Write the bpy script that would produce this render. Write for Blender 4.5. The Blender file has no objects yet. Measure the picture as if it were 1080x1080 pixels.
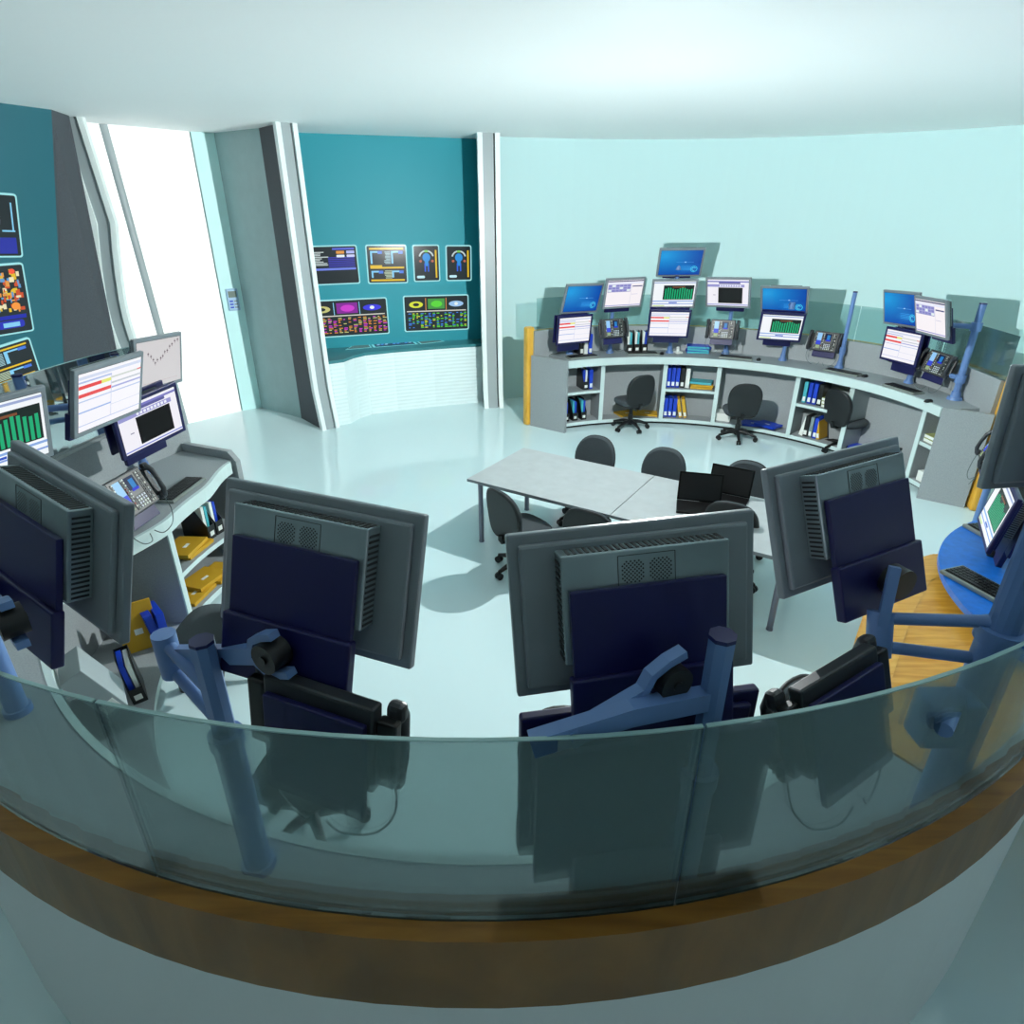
import bpy, bmesh, math, random
from mathutils import Vector, Matrix, Euler
random.seed(7)
PI = math.pi
C = bpy.context.scene.collection

# ------------------------------------------------------------------ camera
TH = math.radians(25.5); FPX = 672.0; HC = 3.0
def ray(x, y):
    u = (x-540)/FPX; v = (540-y)/FPX
    return Vector((u, math.cos(TH)+v*math.sin(TH), -math.sin(TH)+v*math.cos(TH)))
def pz(x, y, z):
    d = ray(x, y); t = (z-HC)/d.z; return Vector((d.x*t, d.y*t, z))
def py(x, y, Y):
    d = ray(x, y); t = Y/d.y; return Vector((d.x*t, Y, HC+d.z*t))
def pd(x, y, t):
    d = ray(x, y); return Vector((d.x*t, d.y*t, HC+d.z*t))
cam = bpy.data.cameras.new('camera'); cam.sensor_width = 36; cam.lens = 36*FPX/1080; cam.clip_start = .05
camo = bpy.data.objects.new('camera', cam); C.objects.link(camo)
camo.location = (0, 0, HC); camo.rotation_euler = (PI/2-TH, 0, 0)
bpy.context.scene.camera = camo

# ------------------------------------------------------------------ materials
def s2l(c):
    return tuple((x/255/12.92 if x/255 <= .04045 else ((x/255+.055)/1.055)**2.4) for x in c)+(1,)
def mat(name, rgb, rough=.5, metal=0, spec=.5, noise=0, nscale=60, bump=0, emit=0, coat=0, lin=False):
    m = bpy.data.materials.new(name); m.use_nodes = True
    nt = m.node_tree; b = nt.nodes['Principled BSDF']
    col = s2l(rgb) if not lin else tuple(rgb)+(1,)
    b.inputs['Base Color'].default_value = col
    b.inputs['Roughness'].default_value = rough; b.inputs['Metallic'].default_value = metal
    b.inputs['Specular IOR Level'].default_value = spec
    if coat: b.inputs['Coat Weight'].default_value = coat
    if emit:
        b.inputs['Emission Color'].default_value = col; b.inputs['Emission Strength'].default_value = emit
    if noise or bump:
        tc = nt.nodes.new('ShaderNodeTexCoord'); n = nt.nodes.new('ShaderNodeTexNoise')
        n.inputs['Scale'].default_value = nscale; n.inputs['Detail'].default_value = 4
        nt.links.new(tc.outputs['Object'], n.inputs['Vector'])
        if noise:
            r = nt.nodes.new('ShaderNodeValToRGB')
            r.color_ramp.elements[0].position = .3; r.color_ramp.elements[1].position = .7
            r.color_ramp.elements[0].color = tuple(c*(1-noise) for c in col[:3])+(1,)
            r.color_ramp.elements[1].color = tuple(min(1, c*(1+noise)) for c in col[:3])+(1,)
            nt.links.new(n.outputs['Fac'], r.inputs['Fac']); nt.links.new(r.outputs['Color'], b.inputs['Base Color'])
        if bump:
            bp = nt.nodes.new('ShaderNodeBump'); bp.inputs['Strength'].default_value = bump; bp.inputs['Distance'].default_value = .005
            nt.links.new(n.outputs['Fac'], bp.inputs['Height']); nt.links.new(bp.outputs['Normal'], b.inputs['Normal'])
    return m
def wood(name, c1, c2, sc=3.0, rot=0):
    m = bpy.data.materials.new(name); m.use_nodes = True; nt = m.node_tree; b = nt.nodes['Principled BSDF']
    tc = nt.nodes.new('ShaderNodeTexCoord'); mp = nt.nodes.new('ShaderNodeMapping')
    mp.inputs['Rotation'].default_value = (0, 0, rot); mp.inputs['Scale'].default_value = (1, 9, 1)
    n = nt.nodes.new('ShaderNodeTexNoise'); n.inputs['Scale'].default_value = sc; n.inputs['Detail'].default_value = 8
    n.inputs['Distortion'].default_value = .6
    r = nt.nodes.new('ShaderNodeValToRGB'); r.color_ramp.elements[0].position = .32; r.color_ramp.elements[1].position = .68
    r.color_ramp.elements[0].color = s2l(c1); r.color_ramp.elements[1].color = s2l(c2)
    L = nt.links.new
    L(tc.outputs['Object'], mp.inputs['Vector']); L(mp.outputs['Vector'], n.inputs['Vector'])
    L(n.outputs['Fac'], r.inputs['Fac']); L(r.outputs['Color'], b.inputs['Base Color'])
    b.inputs['Roughness'].default_value = .35
    return m
def glass(name, tint, gloss=.5, refl=(1, 1, 1)):
    m = bpy.data.materials.new(name); m.use_nodes = True; nt = m.node_tree
    for n in list(nt.nodes):
        if n.type == 'BSDF_PRINCIPLED': nt.nodes.remove(n)
    out = [n for n in nt.nodes if n.type == 'OUTPUT_MATERIAL'][0]
    t = nt.nodes.new('ShaderNodeBsdfTransparent'); t.inputs['Color'].default_value = tuple(tint)+(1,)
    g = nt.nodes.new('ShaderNodeBsdfGlossy'); g.inputs['Roughness'].default_value = .02; g.inputs['Color'].default_value = tuple(refl)+(1,)
    f = nt.nodes.new('ShaderNodeFresnel'); f.inputs['IOR'].default_value = 1.45
    mu = nt.nodes.new('ShaderNodeMath'); mu.operation = 'MULTIPLY'; mu.inputs[1].default_value = gloss
    mx = nt.nodes.new('ShaderNodeMixShader')
    nt.links.new(f.outputs[0], mu.inputs[0]); nt.links.new(mu.outputs[0], mx.inputs[0])
    nt.links.new(t.outputs[0], mx.inputs[1]); nt.links.new(g.outputs[0], mx.inputs[2]); nt.links.new(mx.outputs[0], out.inputs['Surface'])
    return m
def attr_mat(name, emit, rough=.5):
    m = bpy.data.materials.new(name); m.use_nodes = True; nt = m.node_tree; b = nt.nodes['Principled BSDF']
    a = nt.nodes.new('ShaderNodeVertexColor'); a.layer_name = 'Col'
    b.inputs['Roughness'].default_value = rough
    if emit:
        b.inputs['Base Color'].default_value = (.01, .01, .01, 1)
        b.inputs['Specular IOR Level'].default_value = .2
        nt.links.new(a.outputs['Color'], b.inputs['Emission Color']); b.inputs['Emission Strength'].default_value = emit
    else: nt.links.new(a.outputs['Color'], b.inputs['Base Color'])
    return m
M = dict(
 floor=mat('floor_gloss', (206, 230, 232), .09, spec=.55),
 wall=mat('wall_pale_cyan', (188, 220, 221), .55, spec=.2),
 ceil=mat('ceiling_white', (245, 250, 250), .7, emit=0),
 door=mat('door_white', (248, 246, 244), .4, emit=.22),  # slight emission added to brighten the leaves; the door is no lamp
 frame=mat('frame_cyan', (198, 240, 238), .5),
 wallg=mat('wall_gallery_grey', (120, 132, 134), .7),  # unseen walls, grey picked to cut light bounced onto the near monitors
 tealgrey=mat('panel_grey_teal', (140, 170, 172), .4, noise=.04, nscale=6),
 charcoal=mat('charcoal_texture', (74, 80, 86), .8, noise=.25, nscale=160, bump=.2),
 white=mat('white_trim', (232, 242, 240), .35),
 pgrey=mat('pillar_grey', (156, 168, 170), .4),
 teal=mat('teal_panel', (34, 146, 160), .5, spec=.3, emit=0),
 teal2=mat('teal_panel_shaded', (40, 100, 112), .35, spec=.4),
 tealtop=mat('teal_console_top', (60, 128, 134), .25),
 rib=mat('white_ribbed', (214, 232, 232), .4),
 grey=mat('console_grey', (150, 158, 160), .55, noise=.10, nscale=120),
 edge=mat('edge_band', (200, 220, 218), .35),
 kick=mat('kick_dark', (40, 46, 46), .6),
 woodp=wood('wood_post', (205, 150, 40), (236, 186, 78), 2.5, PI/2),
 wood=wood('wood_top', (204, 140, 34), (232, 176, 74), 4.0, .55),
 wood2=wood('wood_strip', (214, 152, 46), (236, 184, 84), 4.0, -.6),
 rim=wood('wood_rim', (120, 78, 20), (150, 102, 38), 3, 0),
 outer=mat('outer_panel_white', (238, 242, 242), .5),
 bezel=mat('monitor_grey', (122, 132, 138), .38, noise=.05, nscale=8),
 chassis=mat('chassis_metal', (150, 166, 170), .22, metal=.55, noise=.12, nscale=5),
 slot=mat('slot_black', (10, 14, 16), .6),
 navy=mat('navy_metal', (16, 17, 76), .42, noise=.05, nscale=10),
 blue=mat('pole_blue', (98, 132, 184), .38),
 capn=mat('cap_navy', (20, 22, 84), .4),
 black=mat('black_plastic', (20, 22, 23), .38),
 blackm=mat('laptop_black', (8, 8, 9), .5, spec=.2),
 fabric=mat('chair_fabric', (66, 74, 78), .9, noise=.25, nscale=220, bump=.3),
 shell=mat('chair_shell', (26, 30, 32), .5),
 ttop=mat('table_top', (182, 188, 189), .42, noise=.05, nscale=9),
 tedge=mat('table_edge', (128, 134, 138), .4),
 leg=mat('table_leg', (128, 130, 146), .3, metal=.3),
 deskblue=mat('desk_blue', (8, 108, 205), .4, noise=.12, nscale=25),
 phone=mat('phone_dark', (46, 50, 54), .4), phonel=mat('phone_bezel', (84, 84, 80), .4),
 binder=mat('binder_blue', (16, 62, 190), .4), teal_b=mat('binder_teal', (70, 178, 190), .5),
 paper=mat('paper_white', (228, 234, 228), .7), pgreen=mat('paper_green', (164, 172, 110), .7),
 env=mat('envelope_yellow', (200, 156, 34), .6), cable=mat('cable_grey', (90, 104, 104), .5),
 keyb=mat('keyboard_silver', (130, 140, 134), .4), cyl=mat('desk_column', (150, 160, 170), .3, metal=.4),
 keypad=mat('keypad_blue', (150, 186, 214), .35), lcd=mat('keypad_lcd', (86, 108, 96), .3),
 glow=attr_mat('display_glow', 1.0, .2), paint=attr_mat('painted', 0, .5),
 gfar=glass('glass_far', (.77, .85, .85), .8), gnear=glass('glass_near', (.58, .66, .66), .6),
 gedge=mat('glass_edge', (150, 186, 184), .25),
)

# ------------------------------------------------------------------ mesh helper
class MB:
    def __init__(s): s.v = []; s.f = []; s.m = []; s.c = []; s.mats = []; s.smooth = []
    def mi(s, m):
        if m not in s.mats: s.mats.append(m)
        return s.mats.index(m)
    def add(s, vs, fs, m=None, col=None, sm=False, X=None):
        b = len(s.v)
        if X is not None: vs = [X @ Vector(v) for v in vs]
        s.v += [tuple(v) for v in vs]
        i = s.mi(m) if m else 0
        for f in fs:
            s.f.append([b+k for k in f]); s.m.append(i); s.c.append(col); s.smooth.append(sm)
        return s
    def box(s, c, d, m=None, X=None, col=None, bev=0):
        x, y, z = c; a, b, h = d[0]/2, d[1]/2, d[2]/2
        if bev:
            # box with chamfered edges (8 corners -> 24 verts)
            bm = bmesh.new(); bmesh.ops.create_cube(bm, size=1)
            for v in bm.verts: v.co = Vector((v.co.x*d[0], v.co.y*d[1], v.co.z*d[2]))
            bmesh.ops.bevel(bm, geom=bm.edges[:], offset=min(bev, a*.9, b*.9, h*.9), segments=2, affect='EDGES', profile=.5)
            bm.verts.index_update()
            vs = [v.co+Vector(c) for v in bm.verts]; fs = [[v.index for v in f.verts] for f in bm.faces]; bm.free()
            return s.add(vs, fs, m, col, False, X)
        vs = [(x+i*a, y+j*b, z+k*h) for k in (-1, 1) for j in (-1, 1) for i in (-1, 1)]
        fs = [(0, 2, 3, 1), (4, 5, 7, 6), (0, 1, 5, 4), (2, 6, 7, 3), (0, 4, 6, 2), (1, 3, 7, 5)]
        return s.add(vs, fs, m, col, False, X)
    def cyl(s, p0, p1, r0, r1=None, n=16, m=None, X=None, caps=True, sm=True):
        if r1 is None: r1 = r0
        p0 = Vector(p0); p1 = Vector(p1); d = (p1-p0).normalized()
        a = d.orthogonal().normalized(); b = d.cross(a)
        vs = []
        for p, r in ((p0, r0), (p1, r1)):
            for k in range(n):
                t = 2*PI*k/n; vs.append(p+a*(r*math.cos(t))+b*(r*math.sin(t)))
        s.add(vs, [(k, (k+1) % n, n+(k+1) % n, n+k) for k in range(n)], m, None, sm, X)
        if caps: s.add(vs, [tuple(range(n))[::-1], tuple(range(n, 2*n))], m, None, False, X)
        return s
    def tube(s, pts, r, n=10, m=None, X=None):
        P = [Vector(p) for p in pts]; vs = []; ref = None
        for i, p in enumerate(P):
            d = (P[min(i+1, len(P)-1)]-P[max(i-1, 0)]).normalized()
            if ref is None: ref = d.orthogonal().normalized()
            a = (ref-d*ref.dot(d)).normalized(); ref = a; b = d.cross(a)
            rr = r[i] if isinstance(r, (list, tuple)) else r
            for k in range(n):
                t = 2*PI*k/n; vs.append(p+a*(rr*math.cos(t))+b*(rr*math.sin(t)))
        L = len(P)
        fs = [(i*n+k, i*n+(k+1) % n, (i+1)*n+(k+1) % n, (i+1)*n+k) for i in range(L-1) for k in range(n)]
        s.add(vs, fs, m, None, True, X); s.add(vs, [tuple(range(n))[::-1], tuple(range((L-1)*n, L*n))], m, None, False, X)
        return s
    def prism(s, poly, z0, z1, m=None, X=None, mtop=None, mside=None):
        n = len(poly); vs = [(p[0], p[1], z0) for p in poly]+[(p[0], p[1], z1) for p in poly]
        s.add(vs, [tuple(range(n))[::-1]], m, None, False, X); s.add(vs, [tuple(range(n, 2*n))], mtop or m, None, False, X)
        s.add(vs, [(k, (k+1) % n, n+(k+1) % n, n+k) for k in range(n)], mside or m, None, False, X)
        return s
    def arc(s, c, r0, r1, a0, a1, z0, z1, n=24, m=None, mfront=None, da0=0, da1=0):
        """ring sector about c; r0 inner; a in degrees; da0/da1 skew the ends at r1"""
        vs = []
        for i in range(n+1):
            t = i/n
            ai = math.radians(a0+(a1-a0)*t); ao = math.radians(a0+da0+(a1+da1-a0-da0)*t)
            for (r, a) in ((r0, ai), (r1, ao)):
                for z in (z0, z1): vs.append((c[0]+r*math.cos(a), c[1]+r*math.sin(a), z))
        fs = []; ff = []
        for i in range(n):
            b = 4*i; e = b+4
            ff.append((b, b+1, e+1, e)); fs += [(b+2, e+2, e+3, b+3), (b+1, b+3, e+3, e+1), (b, e, e+2, b+2)]
        fs += [(0, 2, 3, 1), (4*n, 4*n+1, 4*n+3, 4*n+2)]
        s.add(vs, fs, m); s.add(vs, ff, mfront or m)
        return s
    def quad(s, vs, m=None, col=None): return s.add(vs, [(0, 1, 2, 3)], m, col)
    def build(s, name, material=None, parent=None, loc=None, rot=None, fix=True):
        me = bpy.data.meshes.new(name); me.from_pydata(s.v, [], s.f)
        if s.mats:
            for m in s.mats: me.materials.append(M[m] if isinstance(m, str) else m)
            for p, i in zip(me.polygons, s.m): p.material_index = i
        if material: 
            me.materials.clear(); me.materials.append(M[material])
            for p in me.polygons: p.material_index = 0
        for p, k in zip(me.polygons, s.smooth): p.use_smooth = k
        if any(c is not None for c in s.c):
            at = me.color_attributes.new('Col', 'FLOAT_COLOR', 'CORNER')
            for p, c in zip(me.polygons, s.c):
                cc = c or (0, 0, 0)
                for j, li in enumerate(p.loop_indices):
                    q = cc[j] if isinstance(cc[0], (tuple, list)) else cc
                    at.data[li].color = s2l(q)
        if fix:
            bm = bmesh.new(); bm.from_mesh(me); bmesh.ops.recalc_face_normals(bm, faces=bm.faces[:]); bm.to_mesh(me); bm.free()
        o = bpy.data.objects.new(name, me); C.objects.link(o)
        if parent: o.parent = parent
        if loc is not None: o.location = loc
        if rot is not None: o.rotation_euler = rot
        return o
def tag(o, label=None, cat=None, group=None, kind=None):
    if label: o['label'] = label
    if cat: o['category'] = cat
    if group: o['group'] = group
    if kind: o['kind'] = kind
    return o
def thing(name, label, cat, loc=(0, 0, 0), rot=(0, 0, 0), group=None):
    o = bpy.data.objects.new(name, None); o.empty_display_size = .1; C.objects.link(o); o.location = loc; o.rotation_euler = rot
    return tag(o, label, cat, group)
def kids(o): return [c for c in bpy.data.objects if c.parent == o]
def dup(o, loc=None, rot=None, label=None, parent=None):
    c = o.copy(); C.objects.link(c); c.parent = parent
    if loc is not None: c.location = loc
    if rot is not None: c.rotation_euler = rot
    if label: c['label'] = label
    for k in kids(o): dup(k, parent=c)
    return c
def struct(o): o['kind'] = 'structure'; return o

# ------------------------------------------------------------------ room
CEIL = 3.95
RC = Vector((2.0, 5.0)); RR = 6.25      # the curved back wall
struct(MB().quad([(-9, -3, 0), (11, -3, 0), (11, 13, 0), (-9, 13, 0)]).build('floor', 'floor'))
struct(MB().box((1, 5, CEIL+.05), (20, 16, .1)).build('ceiling', 'ceil'))
def wall_arc(name, a0, a1, n):
    mb = MB(); mb.arc(RC, RR, RR+.12, a0, a1, 0, CEIL, n); return struct(mb.build(name, 'wall'))
wall_arc('wall_back', -20, 113, 60)
mb = MB()
P = [(7.9, 2.86), (7.9, -2.6), (-7.6, -2.6)]
def wallseg(name, a, b, m='wall', z0=0, z1=CEIL, th=.12):
    a = Vector(a); b = Vector(b); d = (b-a).normalized(); n = Vector((d.y, -d.x))
    # outward offset = away from room centre
    if (a+n-Vector((0, 5))).length < (a-n-Vector((0, 5))).length: n = -n
    mb = MB(); mb.prism([a, b, b+n*th, a+n*th], z0, z1); return struct(mb.build(name, m))
wallseg('wall_right', (7.9, 2.86), (7.9, -2.6), 'wallg'); wallseg('wall_front', (7.9, -2.6), (-7.6, -2.6), 'wallg'); wallseg('wall_left', (-7.6, -2.6), (-7.6, 5.0), 'wallg')
# alcove with the big teal display
DR = pz(256, 433, 0); DC = pz(276, 430, 0); PA = pz(318, 441, 0); PB = pz(341, 453.5, 0)
TL = Vector((-3.3, 10.2, 0)); TR = Vector((-.45, 11.2, 0))
struct(MB().prism([TL.xy, TR.xy, TR.xy+Vector((-.05, .1)), TL.xy+Vector((-.05, .1))], 0, CEIL).build('wall_display', 'teal'))
wallseg('wall_alcove_side', (-.45, 11.2), (-.40, 10.42), 'charcoal', th=.05)
wallseg('wall_recess', DC.xy, PA.xy, 'tealgrey')
wallseg('wall_recess_charcoal', PA.xy, PB.xy, 'charcoal', th=.10)
# door wall
dd = (DR-pz(198, 447, 0)); dd.z = 0; dd.normalize(); DL = DR-dd*3.0
wallseg('wall_door_frame', DC.xy+Vector((.02, .02)), DR.xy+Vector((0, 0)), 'frame', th=.16)
seam = py(170, 353, 9.4)
# intersection of seam pixel azimuth with door plane
def hit(x, y, A, B):
    d = ray(x, y); e = (B-A); n = Vector((e.y, -e.x)); t = (A.x*n.x+A.y*n.y)/(d.x*n.x+d.y*n.y)
    return Vector((d.x*t, d.y*t, HC+d.z*t))
S0 = hit(172, 362, DL, DR); S1 = hit(137.5, 236, DL, DR)
nrm = Vector((dd.y, -dd.x, 0));
if nrm.dot(-DR) < 0: nrm = -nrm
def leaf(name, a0, b0, a1, b1, m, th=.06, z0=0.0):
    """leaf between bottom pts a0,b0 and top pts a1,b1 (all Vectors)"""
    mb = MB(); o = -nrm*th
    q = [a0, b0, b1, a1]; vs = q+[p+o for p in q]
    mb.add(vs, [(0, 1, 2, 3), (7, 6, 5, 4), (0, 4, 5, 1), (1, 5, 6, 2), (2, 6, 7, 3), (3, 7, 4, 0)], m); return mb.build(name)
sl = (S1-S0)/(S1.z-S0.z)
Sb = S0-sl*S0.z; St = S0+sl*(CEIL-S0.z); up = Vector((0, 0, CEIL))
DRi = DR-dd*.02
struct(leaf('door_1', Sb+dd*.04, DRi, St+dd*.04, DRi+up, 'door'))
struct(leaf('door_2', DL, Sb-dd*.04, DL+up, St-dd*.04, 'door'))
mb = MB(); mb.tube([Sb+nrm*-.02, St+nrm*-.02], .055, 12, 'pgrey'); struct(mb.build('trim_1'))
wallseg('wall_behind_doors', (DL-nrm*.08).xy, (DR-nrm*.08).xy, 'charcoal')
# keypad
kp = hit(245.5, 316, DR, DC); e = (DC-DR); e.z = 0; e.normalize(); n2 = Vector((e.y, -e.x, 0)); n2 = n2 if n2.dot(-DR) > 0 else -n2
yaw = math.atan2(e.y, e.x)
t = thing('wall_keypad', 'small pale blue keypad with grey display on the cyan frame beside the white door', 'keypad', kp+n2*.012, (0, 0, yaw))
MB().box((0, 0, 0), (.17, .03, .32), bev=.012).build('housing', 'keypad', t)
MB().box((0, -.016, .08), (.12, .006, .09)).build('display', 'lcd', t)
for r_ in range(3):
    for c_ in range(2): MB().box((-.03+.065*c_, -.016, -.02-.045*r_), (.05, .008, .022)).build('button', 'bezel' if c_ else 'binder', t)

# pillars: three strips with a flared foot
def pillar(name, label, pts, w, deep, zs, offs, dirv):
    """pts: front-left floor corner; dirv: direction of width; strips white/grey/white"""
    d = Vector(dirv).normalized(); back = Vector((-d.y, d.x))
    t = thing(name, label, 'pillar', (pts[0], pts[1], 0))
    def strip(nm, a, b, front, m):
        mb = MB(); vs = []
        for z, o in zip(zs, offs):
            for s_, y_ in ((a, front), (b, front), (b, deep), (a, deep)):
                p = d*(s_*w+o)+back*y_; vs.append((p.x, p.y, z))
        L = len(zs); fs = [(0, 1, 2, 3), tuple(range(4*L-4, 4*L))[::-1]]
        for i in range(L-1):
            for k in range(4): fs.append((4*i+k, 4*i+(k+1) % 4, 4*i+4+(k+1) % 4, 4*i+4+k))
        mb.add(vs, fs); mb.build(nm, m, t)
    strip('white_edge', 0, .22, -.02, 'white'); strip('grey_face', .22, .72, .015, 'pgrey')
    strip('dark_gap', .72, .78, .05, 'slot'); strip('white_edge', .78, 1, -.02, 'white')
    return t
pL = pz(340, 454.5, 0); pR = pz(358, 450.5, 0); dv = (pR-pL).xy
pillar('framing_pillar', 'striped white and grey pillar left of the big teal display wall', pL.xy, dv.length, .07, [0, .25, .6, 1.2, 2.2, CEIL], [0, -.02, -.05, -.06, -.07, -.08], dv)
pL = pz(511, 431, 0); pR = pz(531, 430, 0); dv = (pR-pL).xy
pillar('framing_pillar', 'striped white and grey pillar right of the big teal display wall', pL.xy, dv.length, .07, [0, .3, 1.2, CEIL], [0, -.01, -.02, -.03], dv)
Y2 = 8.55
A_ = [py(134, 388, Y2), py(126.5, 375, Y2), py(120, 360, Y2), py(113.5, 340, Y2), py(108, 317, Y2), py(103.5, 290, Y2), py(100, 264, Y2), py(97, 236, Y2)]
base = A_[-1].x
zs = [0]+[p.z for p in A_]+[CEIL]; offs = [A_[0].x-base+.25]+[p.x-base for p in A_]+[-.08]
pillar('framing_pillar', 'curved white and grey pillar left of the white door, beside the charcoal panel', (base, Y2), .27, .08, zs, offs, (1, .18))
# charcoal panel and shaded teal panel at far left
def panel4(name, q, m, th=.06):
    q = [Vector(p) for p in q]; n = (q[1]-q[0]).cross(q[3]-q[0]).normalized()
    if n.dot(q[0]-Vector((0, 0, HC))) < 0: n = -n
    vs = q+[p+n*th for p in q]
    mb = MB(); mb.add(vs, [(0, 1, 2, 3), (7, 6, 5, 4), (0, 4, 5, 1), (1, 5, 6, 2), (2, 6, 7, 3), (3, 7, 4, 0)]); return struct(mb.build(name, m))
def ext(a, b, z): return a+(b-a)*((z-a.z)/(b.z-a.z))
a, b = py(60, 236, 8.0), py(66, 360, 8.0); tb, tt = ext(a, b, 0), ext(a, b, CEIL)
c, d = py(96, 236, 8.5), py(122, 364, 8.5); cb, ct = ext(c, d, 0), ext(c, d, CEIL)
panel4('wall_left_charcoal', [tb, cb, ct, tt], 'charcoal')
e_, f_ = py(0, 236, 7.2), py(0, 352, 7.2); eb, et = ext(e_, f_, 0), ext(e_, f_, CEIL)
lb = tb+(eb-tb)*3; lt = tt+(eb-tb)*3
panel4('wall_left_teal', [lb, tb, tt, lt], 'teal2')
wallseg('wall_left_far', (-7.6, 5.0), (lb.x-.1, lb.y))

# ------------------------------------------------------------------ wall displays
def rr(mb, x0, z0, x1, z1, y, col, r=0):
    """rounded rectangle face in the local XZ plane"""
    if not r:
        mb.add([(x0, y, z0), (x1, y, z0), (x1, y, z1), (x0, y, z1)], [(0, 1, 2, 3)], 'glow', col); return
    vs = []
    for cx, cz, a0 in ((x1-r, z1-r, 0), (x0+r, z1-r, 90), (x0+r, z0+r, 180), (x1-r, z0+r, 270)):
        for k in range(5):
            t = math.radians(a0+22.5*k); vs.append((cx+r*math.cos(t), y, cz+r*math.sin(t)))
    mb.add(vs, [tuple(range(len(vs)))], 'glow', col)
def disc(mb, cx, cz, rx, rz, y, col, n=20, a0=0, a1=360, hole=0):
    if hole:
        vs = []
        for k in range(n+1):
            t = math.radians(a0+(a1-a0)*k/n)
            vs += [(cx+rx*math.cos(t), y, cz+rz*math.sin(t)), (cx+rx*hole*math.cos(t), y, cz+rz*hole*math.sin(t))]
        mb.add(vs, [(2*k, 2*k+2, 2*k+3, 2*k+1) for k in range(n)], 'glow', col)
    else:
        vs = [(cx+rx*math.cos(2*PI*k/n), y, cz+rz*math.sin(2*PI*k/n)) for k in range(n)]
        mb.add(vs, [tuple(range(n))], 'glow', col)
DK = (34, 44, 48); YE = (222, 186, 40); BL = (70, 120, 220); LB = (130, 200, 235); OR = (220, 150, 70); PU = (150, 60, 190); WH = (225, 235, 235)
def content(kind, W, H, mb):
    rnd = random.Random(hash(kind) % 1000 if False else sum(map(ord, kind)))
    X = lambda u: -W/2+W*u
    Z = lambda v: -H/2+H*v
    def R(u0, v0, u1, v1, c, y=-.0045, r=0): rr(mb, X(u0), Z(v0), X(u1), Z(v1), y, c, r)
    if kind == 'log':
        for k in range(6): R(.0, .42+.085*k, .13, .49+.085*k, (225, 190, 150) if k % 3 == 1 else WH)
        R(0, .12, .1, .3, (50, 60, 200)); R(0, .02, .12, .1, WH)
        for k in range(9): R(.16, .5+.045*k, .16+rnd.uniform(.12, .3), .523+.045*k, (200, 215, 215))
        for k in range(6): R(.45, .45+.05*k, .97, .477+.05*k, (60, 60, 180))
        R(.62, .82, .78, .9, OR, -.006, .01); R(.82, .82, .98, .9, (170, 180, 235), -.006, .01); R(.62, .72, .78, .79, WH, -.006, .01); R(.82, .72, .98, .79, (200, 205, 240), -.006, .01)
        R(.14, .36, .98, .42, (110, 130, 225)); R(.55, .93, .98, .98, (90, 100, 210))
    elif kind == 'yellow':
        for v in (.02, .38, .92): R(.04, v, .96, v+.05, YE)
        R(.04, .43, .36, .48, YE)
        for (u, v) in ((.06, .5), (.62, .5), (.06, .1), (.62, .1)):
            hh = .38 if v > .3 else .22
            R(u, v+.02, u+.05, v+hh, LB); R(u, v+hh-.05, u+.3, v+hh, LB); R(u+.2, v+hh-.08, u+.32, v+hh+.0, BL, -.006)
        for k in range(9): R(.42+rnd.uniform(0, .06), .52+.04*k, .6, .54+.04*k, (160, 200, 210))
        for k in range(6): R(.4+rnd.uniform(0, .06), .1+.04*k, .62, .12+.04*k, (190, 210, 180))
    elif kind == 'figure':
        disc(mb, X(.5), Z(.68), W*.33, H*.22, -.0045, (190, 205, 205), 24, 10, 170, .8)
        disc(mb, X(.5), Z(.68), W*.33, H*.22, -.005, (120, 200, 90), 10, 75, 105, .72)
        disc(mb, X(.5), Z(.68), W*.17, H*.13, -.0055, (40, 140, 215))
        R(.42, .42, .58, .6, (40, 140, 215)); R(.40, .25, .46, .5, (50, 100, 220)); R(.54, .25, .60, .5, (50, 100, 220))
        disc(mb, X(.24), Z(.57), W*.06, H*.04, -.0055, (180, 100, 80)); disc(mb, X(.76), Z(.57), W*.06, H*.04, -.0055, (180, 100, 80))
        R(.88, .06, .95, .9, YE); R(.05, .05, .4, .13, (190, 230, 240), -.0045, .02)
    elif kind in ('magenta', 'green'):
        c1, c2, c3 = ((200, 60, 200), (215, 140, 60), (190, 190, 120)) if kind == 'magenta' else ((90, 210, 60), (60, 130, 230), (210, 220, 60))
        R(.02, .56, .98, .59, (210, 210, 200))
        for u in (.33, .66): R(u-.01, .6, u+.0, .97, OR if kind == 'green' else LB)
        disc(mb, X(.17), Z(.78), W*.11, H*.10, -.005, c3); disc(mb, X(.17), Z(.78), W*.05, H*.05, -.0055, DK)
        R(.36, .64, .63, .95, (130, 40, 150) if kind == 'magenta' else (70, 150, 70)); disc(mb, X(.5), Z(.79), W*.09, H*.1, -.0055, c1)
        disc(mb, X(.82), Z(.78), W*.12, H*.09, -.005, (60, 60, 220) if kind == 'magenta' else (150, 190, 230)); disc(mb, X(.82), Z(.78), W*.03, H*.05, -.0055, WH)
        for u in [.04+.065*k for k in range(15)]:
            for k in range(11):
                if rnd.random() < .75: R(u, .06+.043*k, u+rnd.uniform(.02, .055), .085+.043*k, rnd.choice([c1, c2, c1, c2, c3]))
    elif kind == 'map':
        for k in range(70):
            u = rnd.uniform(.45, .9); v = rnd.uniform(.3, .9); R(u, v, u+rnd.uniform(.02, .08), v+rnd.uniform(.02, .1), rnd.choice([OR, YE, (90, 150, 200), (200, 80, 40), (230, 220, 180)]), -.0045-.0001*k)
        disc(mb, X(.8), Z(.4), W*.07, H*.06, -.013, (240, 150, 60)); disc(mb, X(.83), Z(.93), W*.05, H*.04, -.013, (240, 90, 60))
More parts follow.
